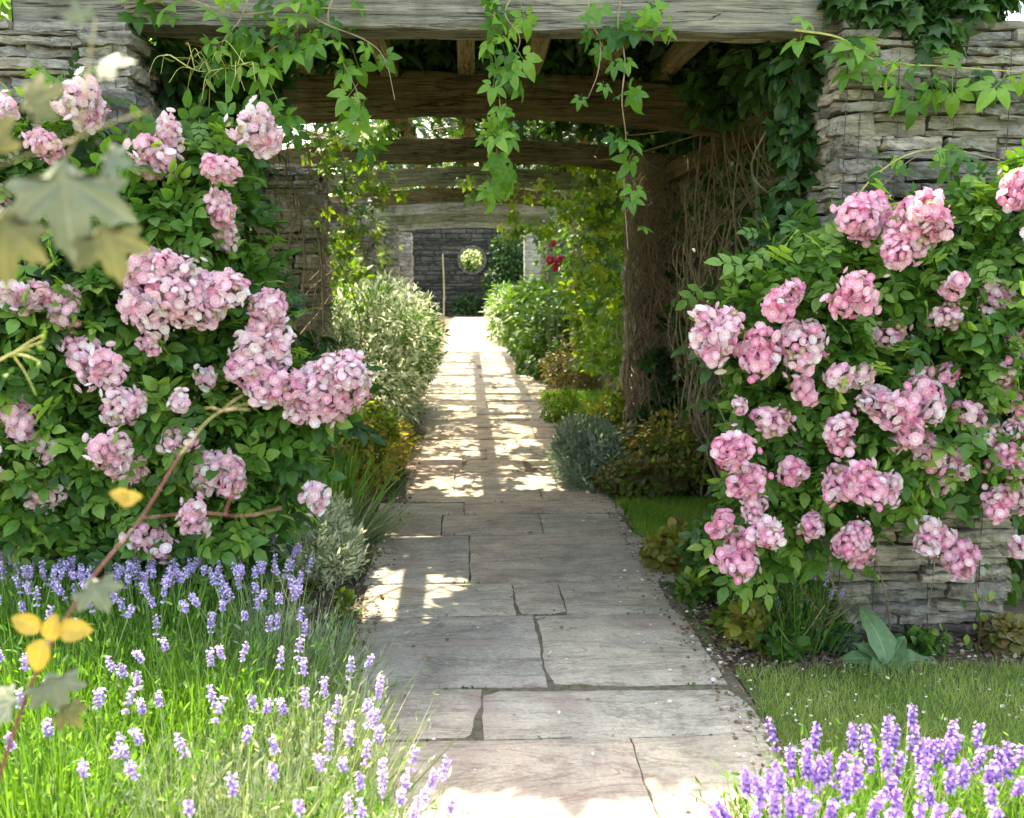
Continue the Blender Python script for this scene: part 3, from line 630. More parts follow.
for px,py,Y,r in [(735,330,3.95,.13),(775,310,3.95,.18),(765,400,4.05,.13),(830,290,3.9,.24),(900,250,3.95,.2),(960,260,3.95,.22),(1020,230,3.9,.24),(780,250,4.0,.12),(850,380,3.9,.26),(930,340,3.9,.26),(1010,330,3.85,.28),(790,450,3.95,.24),(880,450,3.9,.24),(960,430,3.85,.28),(1040,430,3.85,.28),(765,500,3.95,.15),(820,510,3.95,.2),(745,550,3.98,.1),(1070,330,3.9,.3),(1080,220,3.9,.25),(800,350,3.95,.2)]: rl.append((px,py,Y,r))
rose('climbing_rose','large bush of bright pink rose clusters against the right pier',RIGHT,rl,CR,lambda x,y:3.66+.0002*abs(x-870),(XI+.4,4.0,0),2500,
 [[(905,648,4.12),(893,600,4.1),(868,500,4.0),(830,350,3.95),(790,260,3.9)],[(925,652,4.12),(948,590,4.1),(950,450,4.0),(980,300,3.9),(1000,190,3.9)],[(860,640,4.1),(820,560,4.0),(760,480,3.9),(730,400,3.85)],[(850,260,3.9),(870,205,3.9),(900,168,3.95),(930,153,3.98),(970,155,4.0)]])
ll=[]
for px,py,Y,r in [(150,200,3.9,.18),(200,170,4.05,.2),(170,250,3.9,.22),(90,220,3.85,.16),(222,230,4.1,.15),(60,300,3.8,.26),(130,330,3.85,.26),(220,320,4.0,.24),(20,370,3.75,.24),(270,375,4.0,.18),(305,410,3.95,.15),(110,420,3.8,.28),(190,420,3.9,.28),(40,460,3.75,.24),(250,460,3.95,.24),(130,500,3.85,.26),(210,520,3.9,.26),(50,530,3.8,.22),(-30,300,3.8,.25),(-30,430,3.8,.25),(-10,180,3.9,.16),(150,570,3.9,.22),(215,580,4.0,.2),(245,150,4.2,.11),(325,385,4.1,.11),(240,290,4.1,.15),(70,100,4.0,.1),(35,145,3.95,.1)]: ll.append((px,py,Y,r))
rose('climbing_rose','large bush of pale washed pink rose clusters in front of the left pier',LEFTC,ll,CL,lambda x,y:3.58+.0006*max(0,x-100)+(.18 if y<260 else 0),(-1.6,3.9,0),2900,
 [[(120,600,3.9),(110,450,3.8),(60,300,3.75),(60,140,3.8)],[(200,620,3.9),(210,480,3.9),(240,380,3.95),(330,370,4.0)],[(170,600,3.9),(180,400,3.9),(160,250,3.9),(160,160,3.95)],[(230,600,4.1),(230,350,4.1),(225,200,4.1),(250,130,4.15)]])
# ------------------------------------------------------------------ climbers of the pergola
def vine(name,label,cat,pts,n,size,tm,mat,smat,rad=.006,group=None,spread=.06,droop=.9,side=None,out=(0,-.7,.2),tend=0):
    pts=[np.array(p,float) for p in pts]; o=pts[0]; t=thing(name,o,label,cat,group); c=lin(*pts)
    s=Acc(); tube(s,c,rad,rad*.4,5)
    for _ in range(tend):
        q=c[rng.integers(len(c))]; d=rng.normal(size=3)*.09; tube(s,lin(q,q+d*.6+np.array((0,0,.02)),q+d+np.array((0,0,-.03))),.0018,.001,3)
    s.build('stem',M[smat],t,o)
    f=rng.random(n)*(len(c)-1); i=f.astype(int); fr=(f-i)[:,None]; pos=c[i]*(1-fr)+c[np.minimum(i+1,len(c)-1)]*fr+u3(n)*spread*np.array((1,.8,.7))
    oo=nrm(np.tile(np.array(out,float),(n,1))+u3(n)*.45); Fv=nrm(oo*.45+u3(n)*.45+np.array((0,0,-droop))); Nv=nrm(oo+np.array((0,0,.35))+u3(n)*.2)
    a=Acc(); a.scat(tm,pos,Fv,Nv,size*(.6+.75*rng.random(n)),None); a.build('foliage',M[mat],t,o); return t
hv='creeper strands hanging from the front beam'; Yb=YP+.0
strands=[([(300,-8),(296,30),(262,60),(262,98),(285,118)],19,'leftmost leafy creeper strand, hanging over the left end of the front beam'),
 ([(250,-8),(240,20),(225,38),(215,62)],16,'short creeper strand with yellow tendrils left of the other hanging strands'),
 ([(335,-8),(328,20),(342,60),(358,95),(360,128)],17,'creeper strand with large bright leaves, second from the left on the front beam'),
 ([(300,-5),(318,20),(365,40),(385,60),(395,100)],9,'thin creeper strand trailing to the dark second beam left of the middle'),
 ([(500,-8),(492,30),(497,70),(500,110),(497,150),(490,196)],36,'longest hanging creeper strand, in the middle of the front beam'),
 ([(515,-8),(505,14),(520,40),(505,75)],9,'dense upper creeper strand with dark leaves in the middle of the front beam'),
 ([(622,-8),(618,25),(625,60),(622,100),(626,140),(624,185),(628,250)],17,'long bare-stemmed creeper strand right of the middle with few leaves'),
 ([(592,-8),(588,18),(600,40),(598,72),(588,98)],8,'short dark creeper strand just left of the bare-stemmed one'),
 ([(640,-8),(650,5),(645,25)],8,'tiny dark leaf tuft on the front beam right of the middle')]
for pp,n,lb in strands:
    vine('creeper_strand',lb,'creeper',[P(x,y,Yb+rng.normal()*.02) for x,y in pp],n,.092 if n<30 else .078,CREEP,'creeper','stemb',.004,hv,.035)
vine('creeper_strand','creeper draped along the top left of the front beam','creeper',[P(125,8,Yb+.1),P(180,-2,Yb),P(235,14,Yb-.03),P(300,8,Yb),P(372,10,Yb)],20,.11,CREEP,'creeper','stemb',.006,hv,.07)
vine('creeper_strand','creeper spray reaching right across the top of the right pier','creeper',[P(795,30,Yb+.02),P(840,38,Yb-.04),P(880,62,Yb-.08),P(940,66,Yb-.1),P(1020,72,Yb-.1)],24,.11,CREEP,'creeper','stemy',.005,hv,.045)
vine('creeper_strand','yellow green tendril spray hanging beside the top of the left pier','creeper',[P(170,55,Yb-.1),P(195,70,Yb-.12),P(215,70,Yb-.12),P(250,62,Yb-.1)],10,.07,leaf_t(.1,.03,.3) if 0 else THIN,'lime','stemy',.003,hv,.03,.2,tend=26)
vine('rose_shoot','arching leafy rose shoot crossing the upper stones of the right pier','shoot',[P(835,245,4.05),P(862,190,4.0),P(905,156,3.98),P(950,150,3.98),P(1000,160,4.0)],16,.12,PINN,'creeper','stemy',.004,None,.04,.5)
vine('rose_shoot','leafy green shoot rising left of the right rose bush against the dark bay','shoot',[P(735,330,4.0),P(745,295,3.95),P(760,262,3.95),P(800,225,4.0)],26,.13,PINN,'rose_leaf','stemg',.004,None,.07,.2)
# ivy heads on top
def leafmass(name,label,cat,lst,n,size,tm,mat,group=None,base=None,stemn=8,smat='stemb',droop=.5):
    L=[tuple(l) for l in lst]; o=np.array(base if base is not None else L[0][:3],float); t=thing(name,o,label,cat,group)
    pos,out=lumps(L,n,.3); ok=pos[:,2]>.02; pos,out=pos[ok],out[ok]; a=Acc(); cloud(a,tm,pos,out,size,0,.6,droop,.4); a.build('foliage',[M[m] for m in ([mat] if isinstance(mat,str) else mat)],t,o)
    if stemn:
        s=Acc(); stems(s,o,pos[rng.choice(len(pos),stemn)],.008,bow=.25); s.build('stem',M[smat],t,o)
    return t
leafmass('ivy','dark ivy heaped on the top of the right pier at the beam end','ivy',[(*P(905,5,4.3),.16),(*P(955,-5,4.35),.18),(*P(935,28,4.25),.10),(*P(860,-5,4.3),.14),(*P(985,-10,4.4),.14)],650,.085,IVY,'dark_leaf',base=(XI+.3,4.4,PH),stemn=6)
# roof creeper over the first bays (dense) and thinner further on
def roof(name,label,x0,x1,y0,y1,n,holes,mat='dark_leaf',zz=3.12):
    o=np.array(((x0+x1)/2,(y0+y1)/2,zz)); t=thing(name,o,label,'creeper','creepers lying over the pergola roof')
    p=np.stack([x0+(x1-x0)*rng.random(n),y0+(y1-y0)*rng.random(n),zz+.02+rng.random(n)**2*.30],1)
    k=np.ones(n,bool)
    for hx,hy,rx,ry in holes: k&=(((p[:,0]-hx)/rx)**2+((p[:,1]-hy)/ry)**2)>1
    p=p[k]; n=len(p); a=Acc(); a.scat(CREEP,p,nrm(u3(n)*np.array((1,1,.25))),nrm(u3(n)*.4+np.array((0,0,1))),.14+.1*rng.random(n),None)
    a.build('foliage',M[mat],t,o); s=Acc()
    for i in range(34):
        x=x0+(x1-x0)*rng.random(); y=y0+rng.random()*(y1-y0)*.5; q=[(x,y,zz+.02)]
        for _ in range(4): q.append((np.clip(q[-1][0]+rng.normal()*.35,x0,x1),min(q[-1][1]+rng.random()*.7,y1),zz+rng.random()*.1))
        tube(s,lin(*q),.008+.008*rng.random(),.004,4)
    s.build('stem',M['stemb'],t,o); return t
roof('roof_creeper','dense dark creeper on the roof right behind the front beam',-1.95,2.1,YP+.32,YP+2.5,5200,[(-1.12,6.2,.42,.62)],zz=3.13)
roof('roof_creeper','creeper on the roof behind the second beam',-1.95,2.1,YP+2.55,8.35,3600,[(-1.15,7.2,.38,.3),(-.7,8.3,.25,.2)],zz=3.01)
cells=[(x,y,.25,.42) for y in (8.9,9.8,10.7,11.6,12.5,13.4,14.3) for x in (-.92,-.27)]+[(-1.75,y,.5,.5) for y in (9.3,10.4,11.5,12.6,13.7)]
roof('roof_creeper','thin creeper on the roof above the third and fourth beams',-1.95,2.0,8.4,14.2,2300,cells+[(-1.5,9.6,.4,.5)],zz=3.0)
roof('roof_creeper','sparse creeper over the far end of the roof',-1.95,1.95,14.3,YP+18,1300,[(x,y,.3,.6) for y in (15,16.6,18.2,19.8,21.2) for x in (-.92,-.25)],zz=3.0)
leafmass('creeper','dark creeper overhanging the right edge of the roof above the bare vine stems','creeper',[(2.0,y,2.95+.1*math.sin(y*7),.28) for y in (5.2,5.7,6.2,6.7,7.2,7.7,8.2,8.7,9.3,9.9)]+[(1.6,9.2,3.1,.25),(1.1,8.9,3.1,.22),(1.7,10,3.05,.3)],2600,.13,IVY,'dark_leaf',base=(2.0,7,2.7),stemn=14,droop=.5)
leafmass('creeper','creeper heaped along the top of the front beam','creeper',[(x,YP+.30+.08*math.sin(x*5),ZB+.60+.08*math.sin(x*3),.20) for x in (-1.8,-1.55,-1.3,-1.05,-.8,-.55,.05,.25,.45,.7,.95,1.2,1.45)],2600,.17,CREEP,'creeper',base=(-1.0,YP+.25,ZB+.3),stemn=20,droop=-.4)
# woody twiners on second right pier & dark bay between pier one and two
def twiners(name,label,x0,x1,yf,z1,n,r,mat,lean=0.,group=None,depth=.12,zlo=0,wild=1.2):
    o=np.array(((x0+x1)/2,yf,0)); t=thing(name,o,label,'vine',group); s=Acc()
    for i in range(n):
        x=x0+(x1-x0)*rng.random(); q=[]; m=7; xx=x; w=rng.normal()*.07*wild; dy=rng.random()*depth
        for k in range(m):
            xx=min(max(xx,x0),x1); z=zlo+(z1-zlo)*k/(m-1); q.append((np.clip(xx+w*math.sin(k*1.3+i)+lean*(1-k/(m-1)),x0-.05,x1+.25+abs(lean)),yf-dy-rng.random()*.07,z)); xx+=rng.normal()*.05*wild*wild
        tube(s,lin(*q),r*(.5+rng.random()),r*.35,4)
    s.build('stem',M[mat],t,o); return t
Y2=YP+SP
twiners('woody_vine','tangle of bare brown vine stems over the second right pier',XI-.03,XO-.1,Y2-.02,2.7,120,.007,'stemb',.05,depth=.24,wild=2.6)
twiners('woody_vine','dense fine brown twigs matted against the second right pier',XI-.02,XO-.1,Y2-.04,2.7,110,.005,'stemp',.05,depth=.12,wild=4.)
for kk in range(0): pass
twiners('woody_vine','paler loose vine stems hanging at the right edge of the second right pier',XI+.35,XI+1.0,Y2-.18,2.8,60,.007,'stemp',.0,depth=.5,wild=2.2)
twiners('woody_vine','thin vine stems in the dark gap behind the right pier',XI+.15,XI+.75,YP+3.6,2.9,70,.011,'stemb',0,depth=2.0,wild=2.6)
twiners('woody_vine','thin dark twining stems in the gap left of the second left pier edge',-XL-.1,-XL+.28,Y2-.6,2.85,13,.006,'stemb',0,depth=.9,wild=3.)
twiners('woody_vine','thick bare stems climbing beside the second left pier',-XL+.0-.05,-XL+.16,Y2-1.0,2.9,5,.012,'stemb',0,depth=.5)
a=P(632,400,Y2-.2); 
leafmass('ivy','dark ivy on the lower half of the second right pier','ivy',[(*P(655,360,Y2-.25),.12),(*P(672,390,Y2-.25),.17),(*P(650,420,Y2-.25),.15),(*P(700,410,Y2-.2),.12),(*P(662,325,Y2-.2),.07),(*P(672,270,Y2-.22),.06)],520,.085,IVY,['dark_leaf'],base=(XI+.3,Y2-.2,0),stemn=8)
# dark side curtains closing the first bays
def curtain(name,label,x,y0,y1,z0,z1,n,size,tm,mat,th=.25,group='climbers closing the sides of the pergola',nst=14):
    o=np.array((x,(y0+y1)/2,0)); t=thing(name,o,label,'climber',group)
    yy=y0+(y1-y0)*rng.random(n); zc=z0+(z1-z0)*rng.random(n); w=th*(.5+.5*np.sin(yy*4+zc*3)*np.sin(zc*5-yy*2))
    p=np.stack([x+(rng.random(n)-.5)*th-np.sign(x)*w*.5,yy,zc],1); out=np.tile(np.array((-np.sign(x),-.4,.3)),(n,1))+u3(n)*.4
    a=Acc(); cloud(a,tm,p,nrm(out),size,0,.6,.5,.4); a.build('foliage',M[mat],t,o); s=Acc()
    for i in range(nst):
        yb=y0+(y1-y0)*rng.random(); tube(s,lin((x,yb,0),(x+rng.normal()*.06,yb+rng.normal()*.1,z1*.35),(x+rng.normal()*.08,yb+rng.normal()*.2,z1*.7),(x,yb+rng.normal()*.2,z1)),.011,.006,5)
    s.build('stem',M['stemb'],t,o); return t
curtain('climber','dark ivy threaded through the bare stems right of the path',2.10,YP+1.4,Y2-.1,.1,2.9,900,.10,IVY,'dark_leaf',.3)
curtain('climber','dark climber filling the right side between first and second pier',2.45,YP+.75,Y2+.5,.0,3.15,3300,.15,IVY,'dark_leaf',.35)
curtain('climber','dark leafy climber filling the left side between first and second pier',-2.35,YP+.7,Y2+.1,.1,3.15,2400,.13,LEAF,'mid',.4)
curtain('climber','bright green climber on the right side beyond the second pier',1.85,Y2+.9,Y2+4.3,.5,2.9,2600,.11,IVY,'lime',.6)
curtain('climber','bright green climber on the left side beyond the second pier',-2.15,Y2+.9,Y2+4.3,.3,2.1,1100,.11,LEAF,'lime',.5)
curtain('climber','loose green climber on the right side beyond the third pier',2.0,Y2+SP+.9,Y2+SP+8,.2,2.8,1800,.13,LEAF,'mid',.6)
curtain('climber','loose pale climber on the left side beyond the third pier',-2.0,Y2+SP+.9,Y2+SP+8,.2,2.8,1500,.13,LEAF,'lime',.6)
vine('creeper_strand','lime creeper strand trailing across the far beams','creeper',[P(555,150,11.7),P(548,175,11.6),P(500,190,11.5),P(455,178,11.5)],26,.12,CREEP,'lime','stemb',.006,None,.08)
vine('creeper_strand','bright creeper strand hanging before the small far beams','creeper',[P(505,205,13.8),P(520,222,13.8),P(545,218,13.8),P(560,190,13.8)],40,.13,CREEP,'lime','stemb',.006,None,.10)
vine('creeper_strand','lime creeper sprays hanging left of the third beam','creeper',[P(335,130,9.1),P(345,165,9.),P(340,210,9.),P(352,250,9.)],80,.10,CREEP,'lime','stemb',.006,None,.14)
vine('creeper_strand','lime creeper twining up the left end of the fourth beam','creeper',[P(372,130,9.0),P(378,165,9.),P(372,195,9.)],40,.10,CREEP,'lime','stemb',.006,None,.10)
vine('creeper_strand','yellow green creeper beside the second right pier top','creeper',[P(600,160,9.6),P(596,200,9.5),P(605,240,9.4),P(612,300,9.4)],110,.10,CREEP,'lime','stemb',.006,None,.16)
# dark leaves behind left pier top / between
leafmass('creeper','dark leafy creeper in the corner between left pier and front beam','creeper',[(*P(150,60,4.7),.18),(*P(200,110,4.9),.22),(*P(255,75,5.0),.17),(*P(320,360,6.6),.17),(*P(215,150,4.9),.17)],850,.1,LEAF,'dark_leaf',base=(-1.6,5.,2.6),stemn=12)
leafmass('creeper','dark leafy creeper hanging in the corner beside the right pier','creeper',[(*P(800,70,4.6),.2),(*P(805,140,4.6),.17),(*P(810,195,4.6),.15),(*P(770,60,5.1),.22),(*P(720,90,5.6),.2),(*P(790,230,4.7),.15)],1100,.095,LEAF,'dark_leaf',base=(XI+.1,5.,2.6),stemn=12)
# ------------------------------------------------------------------ border shrubs, left
shrub('silver_shrub','tall silvery white leafed shrub spilling over the left path edge',(-1.02,10.9,.72),(.80,1.9,.86),12000,THIN,.075,['mid','silver','silver'],K=34,ls=.34,extra=[(THIN,11000,.08,1),(DIA,3500,.04,2)],cat='shrub',droop=.1)
shrub('yellow_green_shrub','low yellow green shrub with ochre leaves at the left path edge',(-.98,7.7,.25),(.42,1.0,.38),3000,LEAF,.06,['lime','autumn'],extra=[(LEAF,2400,.05,1)],cat='shrub')
shrub('rusty_ground_shrub','small rust tinted bush at the left path edge below the silver shrub',(-.68,9.0,.14),(.25,.8,.22),1500,LEAF,.05,'autumn',cat='shrub')
shrub('green_bush','mid green leafy bush between the pale roses and the silver shrub',(-1.5,7.3,.45),(.4,1.0,.6),2400,LEAF,.08,'mid',cat='shrub')
shrub('green_bush','tall bright green bush behind the silver shrub by the left piers',(-1.6,14.0,1.0),(.6,3.2,1.15),4200,LEAF,.11,'lime',cat='shrub',K=34)
shrub('green_bush','dark green leafy bush under the left roses near the lavender',(-1.65,4.5,.35),(.42,.6,.45),1500,LEAF,.10,'dark_leaf',cat='shrub')
shrub('santolina','small silver cotton lavender cushion beside the left path edge',(-.80,5.2,.18),(.27,.42,.30),5200,THIN,.045,'silver',cat='shrub',K=40,ls=.3,droop=-.5,nst=20)
shrub('seedling','tiny yellow leaved weed at the left path edge between lavender and silver cushion',(-.60,4.55,.05),(.07,.1,.08),160,LEAF,.04,'lime',cat='weed',K=8)
shrub('green_bush','pale green bush at the far left end of the path',(-1.25,20.5,.5),(.65,3.5,.8),2400,THIN,.14,['mid','silver'],extra=[(THIN,1400,.14,1)],cat='shrub')
# grassy stalks left
def tuft(name,label,cat,x,y,r,n,h,mat,lean=(0,0),tm=BLADE,wide=1,group=None,fan=.3):
    t=thing(name,(x,y,0),label,cat,group); a=Acc(); b=np.stack([x+rng.normal(size=n)*r*.35,y+rng.normal(size=n)*r*.35,np.zeros(n)],1)
    d=(b-np.array((x,y,0)))/r*fan*2.2+u3(n)*fan*.5; d[:,2]=1; d[:,0]+=lean[0]; d[:,1]+=lean[1]; a.scat(tm,b,nrm(d),u3(n),h*(.5+.55*rng.random(n)),None); a.build('foliage',M[mat],t,(x,y,0)); return t
tuft('tall_grass','tall wispy pale grass beside the left path edge near the silver cushion','grass tuft',-.93,6.3,.35,420,.62,'lavleaf',(.05,0))
tuft('tall_grass','wispy grass blades leaning over the paving at the left path edge','grass tuft',-.68,5.95,.14,130,.42,'lavleaf2',(.7,-.1))
# ------------------------------------------------------------------ border shrubs, right
shrub('dark_green_shrub','dark green leafy shrub at the far right of the path',(1.28,19.,.75),(.6,2.8,.85),4200,LEAF,.13,'mid',cat='shrub',K=34)
shrub('dark_green_shrub','glossy blue green shrub behind the brown twiggy bush',(1.75,15.8,.6),(.85,1.4,.75),3600,LEAF,.12,'dark_leaf',cat='shrub',extra=[(LEAF,1600,.12,0)])
shrub('green_bush','bright green mounded bush on the right path edge before the far end',(1.25,16.6,.33),(.5,1.2,.42),2400,LEAF,.09,'mid',cat='shrub')
shrub('green_bush','yellow green climber bush leaning on the third right pier',(1.95,13.6,1.25),(.55,1.2,.95),3000,IVY,.10,'lime',cat='shrub')
shrub('twiggy_bush','brown twiggy bush with dry leaves on the right before the middle lawn',(1.65,14.1,.35),(.65,.6,.45),2200,DIA,.06,'brown',cat='shrub',nst=90,K=30)
shrub('dark_green_shrub','far pale flowering shrub at the right path edge by the end wall',(1.0,24.,.7),(.5,3.,.75),2500,THIN,.14,['mid','silver'],cat='shrub',extra=[(THIN,1100,.12,1)])
shrub('cushion_plant','small bright cushion plant at the left edge of the middle lawn',(1.05,11.0,.14),(.22,.5,.24),1400,THIN,.06,'lime',cat='shrub')
shrub('ochre_bush','low ochre and green bush at the foot of the second right pier',(1.55,9.95,.2),(.45,.45,.3),1700,LEAF,.06,['lime','autumn'],cat='shrub',extra=[(LEAF,1400,.05,1)])
shrub('grey_shrub','grey green feathery shrub overhanging the right path edge',(.93,7.75,.2),(.30,.72,.30),6000,THIN,.06,'grey',cat='shrub',K=44,ls=.3,droop=-.4,nst=30)
shrub('mixed_low_shrub','low dark bush with yellow green leaves right of the grey shrub',(1.55,7.6,.2),(.42,.55,.34),2600,LEAF,.055,['brown','lime'],cat='shrub',extra=[(LEAF,1500,.05,1)])
shrub('mixed_low_shrub','low bronze leaved bush at the back edge of the small dark lawn',(1.28,7.1,.12),(.4,.16,.22),1500,ROUND,.04,['brown','lime'],cat='shrub',extra=[(ROUND,500,.04,1)])
shrub('mixed_low_shrub','low bronze bush near the right pier behind the pink rose',(2.2,7.3,.22),(.4,.5,.36),1500,LEAF,.06,['brown'],cat='shrub')
for i,(x,y,z,rx,rz_,m,lb) in enumerate([(1.24,4.13,.08,.13,.15,'autumn','ochre tinted leafy plant left of the dull lavender'),(2.35,4.08,.05,.12,.09,'brown','low dry brown weed in the soil at the far right pier foot'),(1.95,4.06,.03,.08,.06,'mid','tiny green seedling clump on soil right of the broad leaved plant'),(1.55,5.0,.15,.22,.25,'lime','pale green bushy plant on the small lawn behind the right rose'),(1.10,5.25,.10,.14,.16,'autumn','small yellowing leafy plant on the lawn corner at the right path edge'),(1.28,5.0,.14,.18,.2,'mid','low green leafy plant just behind the yellowing one under the rose'),(1.12,4.72,.05,.09,.1,'lime','tiny bright green plant nearest the paving among fallen petals'),(1.42,4.55,.12,.18,.18,'mid','green geranium like plant under the lower rose clusters'),(1.22,4.30,.06,.12,.12,'lime','small lime plant near the paving in front of the others'),(1.5,4.2,.1,.14,.15,'dark_leaf','small dark leaved plant beside the dull lavender'),(1.30,4.0,.04,.1,.08,'mid','flat little green plant at the soil edge of the near lawn'),(1.62,4.12,.03,.07,.06,'grey','pale grey small rosette weed left of the broad leaved plant')]):
    shrub('border_plant',lb,(x,y,z),(rx,rx*1.1,rz_),int(500*rx/.14),ROUND,.05,m,cat='plant',K=12,ls=.45,nst=6,stemmat='stemg',droop=.0,upn=1.)
# broad leaved rosette
o=G(886,668); t=thing('broad_leaf_plant',o,'rosette of broad dark green leaves on bare soil below the right pier','plant')
for ang,tilt,l in ((2.9,.3,.19),(.2,.28,.21),(1.9,1.05,.24),(-.5,.2,.13),(2.5,.6,.15),(-2.2,.15,.14),(.9,.6,.16),(-1.4,.2,.12)):
    a=Acc(); big=soft_leaf(.25,.22+.2*rng.random(),.03); a.scat(big,[o+np.array((0,0,.02))],[(math.cos(ang)*math.cos(tilt),math.sin(ang)*.6*math.cos(tilt)-.1,math.sin(tilt))],[(0,-.4,1.)],l,[rng.random()]); a.build('leaf',bpy.data.materials.get('broad_leaf') or veined('broad_leaf',(.10,.19,.08),(.15,.26,.10),(.3,.38,.2),.2),t,o,smooth=True)
o=G(978,652); vine('weed_sapling','thin upright weed with reddish stem against the right pier foot','weed',[o,P(980,620,4.05),P(976,588,4.05),P(980,545,4.1)],18,.04,LEAF,'lime','stemr',.003,None,.03)
o=G(945,655); vine('weed_sapling','small lime leaved weed in front of the right pier foot','weed',[o,P(945,640,4.02),P(942,628,4.02)],12,.045,ROUND,'lime','stemg',.002,None,.03,.1)
# pink rose at far right
o=np.array((*P(552,245,15.5)[:2],0)); t=thing('far_rose',o,'small far rose with a few hot pink blooms beside the pale post','rose')
s=Acc()
for px,py,r in ((553,243,.055),(550,260,.07),(558,262,.07),(555,268,.06),(561,258,.05)):
    c=P(px,py,15.5); a=Acc(); d=nrm(u3(26)); a.scat(petal(.6,.3) if 0 else ROS,c+d*r*.6,d,u3(26),r*.6,rng.random(26)); a.build('bloom',M['hot'],t,o); tube(s,lin(o,(o+c)/2+rng.normal(size=3)*.08,c),.01,.005,4)
s.build('stem',M['stemg'],t,o)
# ------------------------------------------------------------------ lavender
def spike_mesh(L,n,seed,mat,stem=.42,gap=True,fs=.011,rw=.011):
    g=np.random.default_rng(seed); a=Acc(); bx=g.normal()*.03; by=g.normal()*.02
    path=lambda z: np.stack([bx*(z/stem)**2,by*(z/stem)**2,z],-1)
    zz=np.linspace(0,stem,6); tube(a,path(zz),.0016,.0012,3,mi=1)
    ws=list(stem-L+L*np.linspace(0,1,n)); 
    if gap: ws=[stem-L-.022]+ws
    for k,z in enumerate(ws):
        f=1-.45*max(0,(z-(stem-L))/L)**2; m=9
        an=np.arange(m)*2*np.pi/m+g.random()*6; c=path(np.array([z]))[0]
        d=np.stack([np.cos(an),np.sin(an),.75+.35*g.random(m)],1); p=c+np.stack([np.cos(an),np.sin(an),0*an],1)*.002
        a.scat(OCT,p,d,g.normal(size=(m,3)),(rw+.004*g.random(m))*f,g.random(m)*.55)
        e=g.random(m)<.65; d2=nrm(d+g.normal(size=(m,3))*.2); a.scat(petal(.6,.2),(p+nrm(d)*rw*.85)[e],np.cross(d2,g.normal(size=(m,3)))[e],d2[e],fs*.8,.55+.45*g.random(e.sum()))
    o=a.build('flower_spike',[mat,M['stemg'] if 0 else M['stemy2']]); me=o.data; bpy.data.objects.remove(o); return me
M['stemy2']=plain('lavender_stem',(.30,.38,.14),.6,20,.25)
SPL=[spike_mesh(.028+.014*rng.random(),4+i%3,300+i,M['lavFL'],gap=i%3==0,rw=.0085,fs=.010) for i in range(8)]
SPR=[spike_mesh(.045+.02*rng.random(),5+i%3,400+i,M['lavF'],gap=i%2==0,rw=.0095,fs=.012) for i in range(8)]
def lavender(label,x,y,r,h,nb,sps,heads,leafm,group,sets,lean=(0,0),fan=.34,th=(.35,.6)):
    t=thing('lavender',(x,y,0),label,'lavender',group); a=Acc(); n=nb
    b=np.stack([x+rng.normal(size=n)*r*.42,y+rng.normal(size=n)*r*.42,np.abs(rng.normal(size=n))*.05],1)
    d=(b-np.array((x,y,0)))/r*fan*1.7; d[:,2]=0; d=d+u3(n)*fan*.45; d[:,2]=1; d=nrm(d); 
    hh=h*(.55+.5*rng.random(n))
    a.scat(LAVB,b,d,u3(n),hh,None,0)
    # side leaves up the shoots
    k=n; i=rng.integers(0,n,k*2); f=.35+.6*rng.random(k*2); q=b[i]+d[i]*(hh[i]*f)[:,None]; a.scat(THIN,q,nrm(d[i]+u3(k*2)*.5),u3(k*2),.020+.016*rng.random(k*2),None,0)
    a.build('foliage',[M[leafm],M['lavleaf2']],t,(x,y,0))
    s=Acc(); ii=rng.choice(n,46); stems(s,(x,y,0),b[ii]+d[ii]*(.14+.14*rng.random((46,1))),.005,bow=.2); s.build('woody_base',M['stemb'],t,(x,y,0))
    for (px,py,Y) in heads:
        p=P(px,py,Y); me=sets[rng.integers(len(sets))]; o=bpy.data.objects.new('flower_spike',me); COL.objects.link(o); o.parent=t
        L=.42; v=p-np.array((x,y,0)); dr=np.array((v[0]*.45+rng.normal()*.04,v[1]*.45+rng.normal()*.04,.42)); dr=dr/np.linalg.norm(dr)
        base=p-dr*L; o.location=tuple(base-np.array((x,y,0))); o.rotation_euler=Vector(dr).to_track_quat('Z','Y').to_euler(); 
    return t
# plants on the left: assign flower heads by nearest plant
LP=[(-1.62,3.55,.34,.50,'pale lavender at the back of the left clump nearest the photo edge'),(-1.15,3.5,.34,.50,'pale lavender at the back of the left clump below the pink roses'),(-.72,3.45,.26,.40,'silvery lavender at the back right of the left clump by the paving'),
    (-1.3,2.95,.32,.46,'lime green lavender in the middle of the left clump, near the left edge'),(-.82,2.9,.32,.44,'lime green lavender in the centre of the left clump'),(-.50,2.75,.2,.38,'silver tipped lavender spreading over the left paving edge'),
    (-1.05,2.35,.30,.44,'bright lime lavender at the front left of the clump'),(-.62,2.3,.30,.40,'lavender with brown woody stems showing at the front of the left clump'),(-.36,2.25,.16,.34,'small bright green lavender at the front right of the left clump')]
H9=[[] for _ in LP]
def asg(px,py,z):
    g_=G(px,py,z); Y=float(g_[1]); j=min(range(len(LP)),key=lambda i:(LP[i][0]-g_[0])**2+(LP[i][1]-Y)**2); H9[j].append((px,py,Y))
gq=np.random.default_rng(9)
for _ in range(150): x=gq.random()*310-5; asg(x,548+gq.normal()*19+ (x/300)*18,.56)
for _ in range(80): x=gq.random()*190-10; asg(x,548+gq.normal()*22,.58)
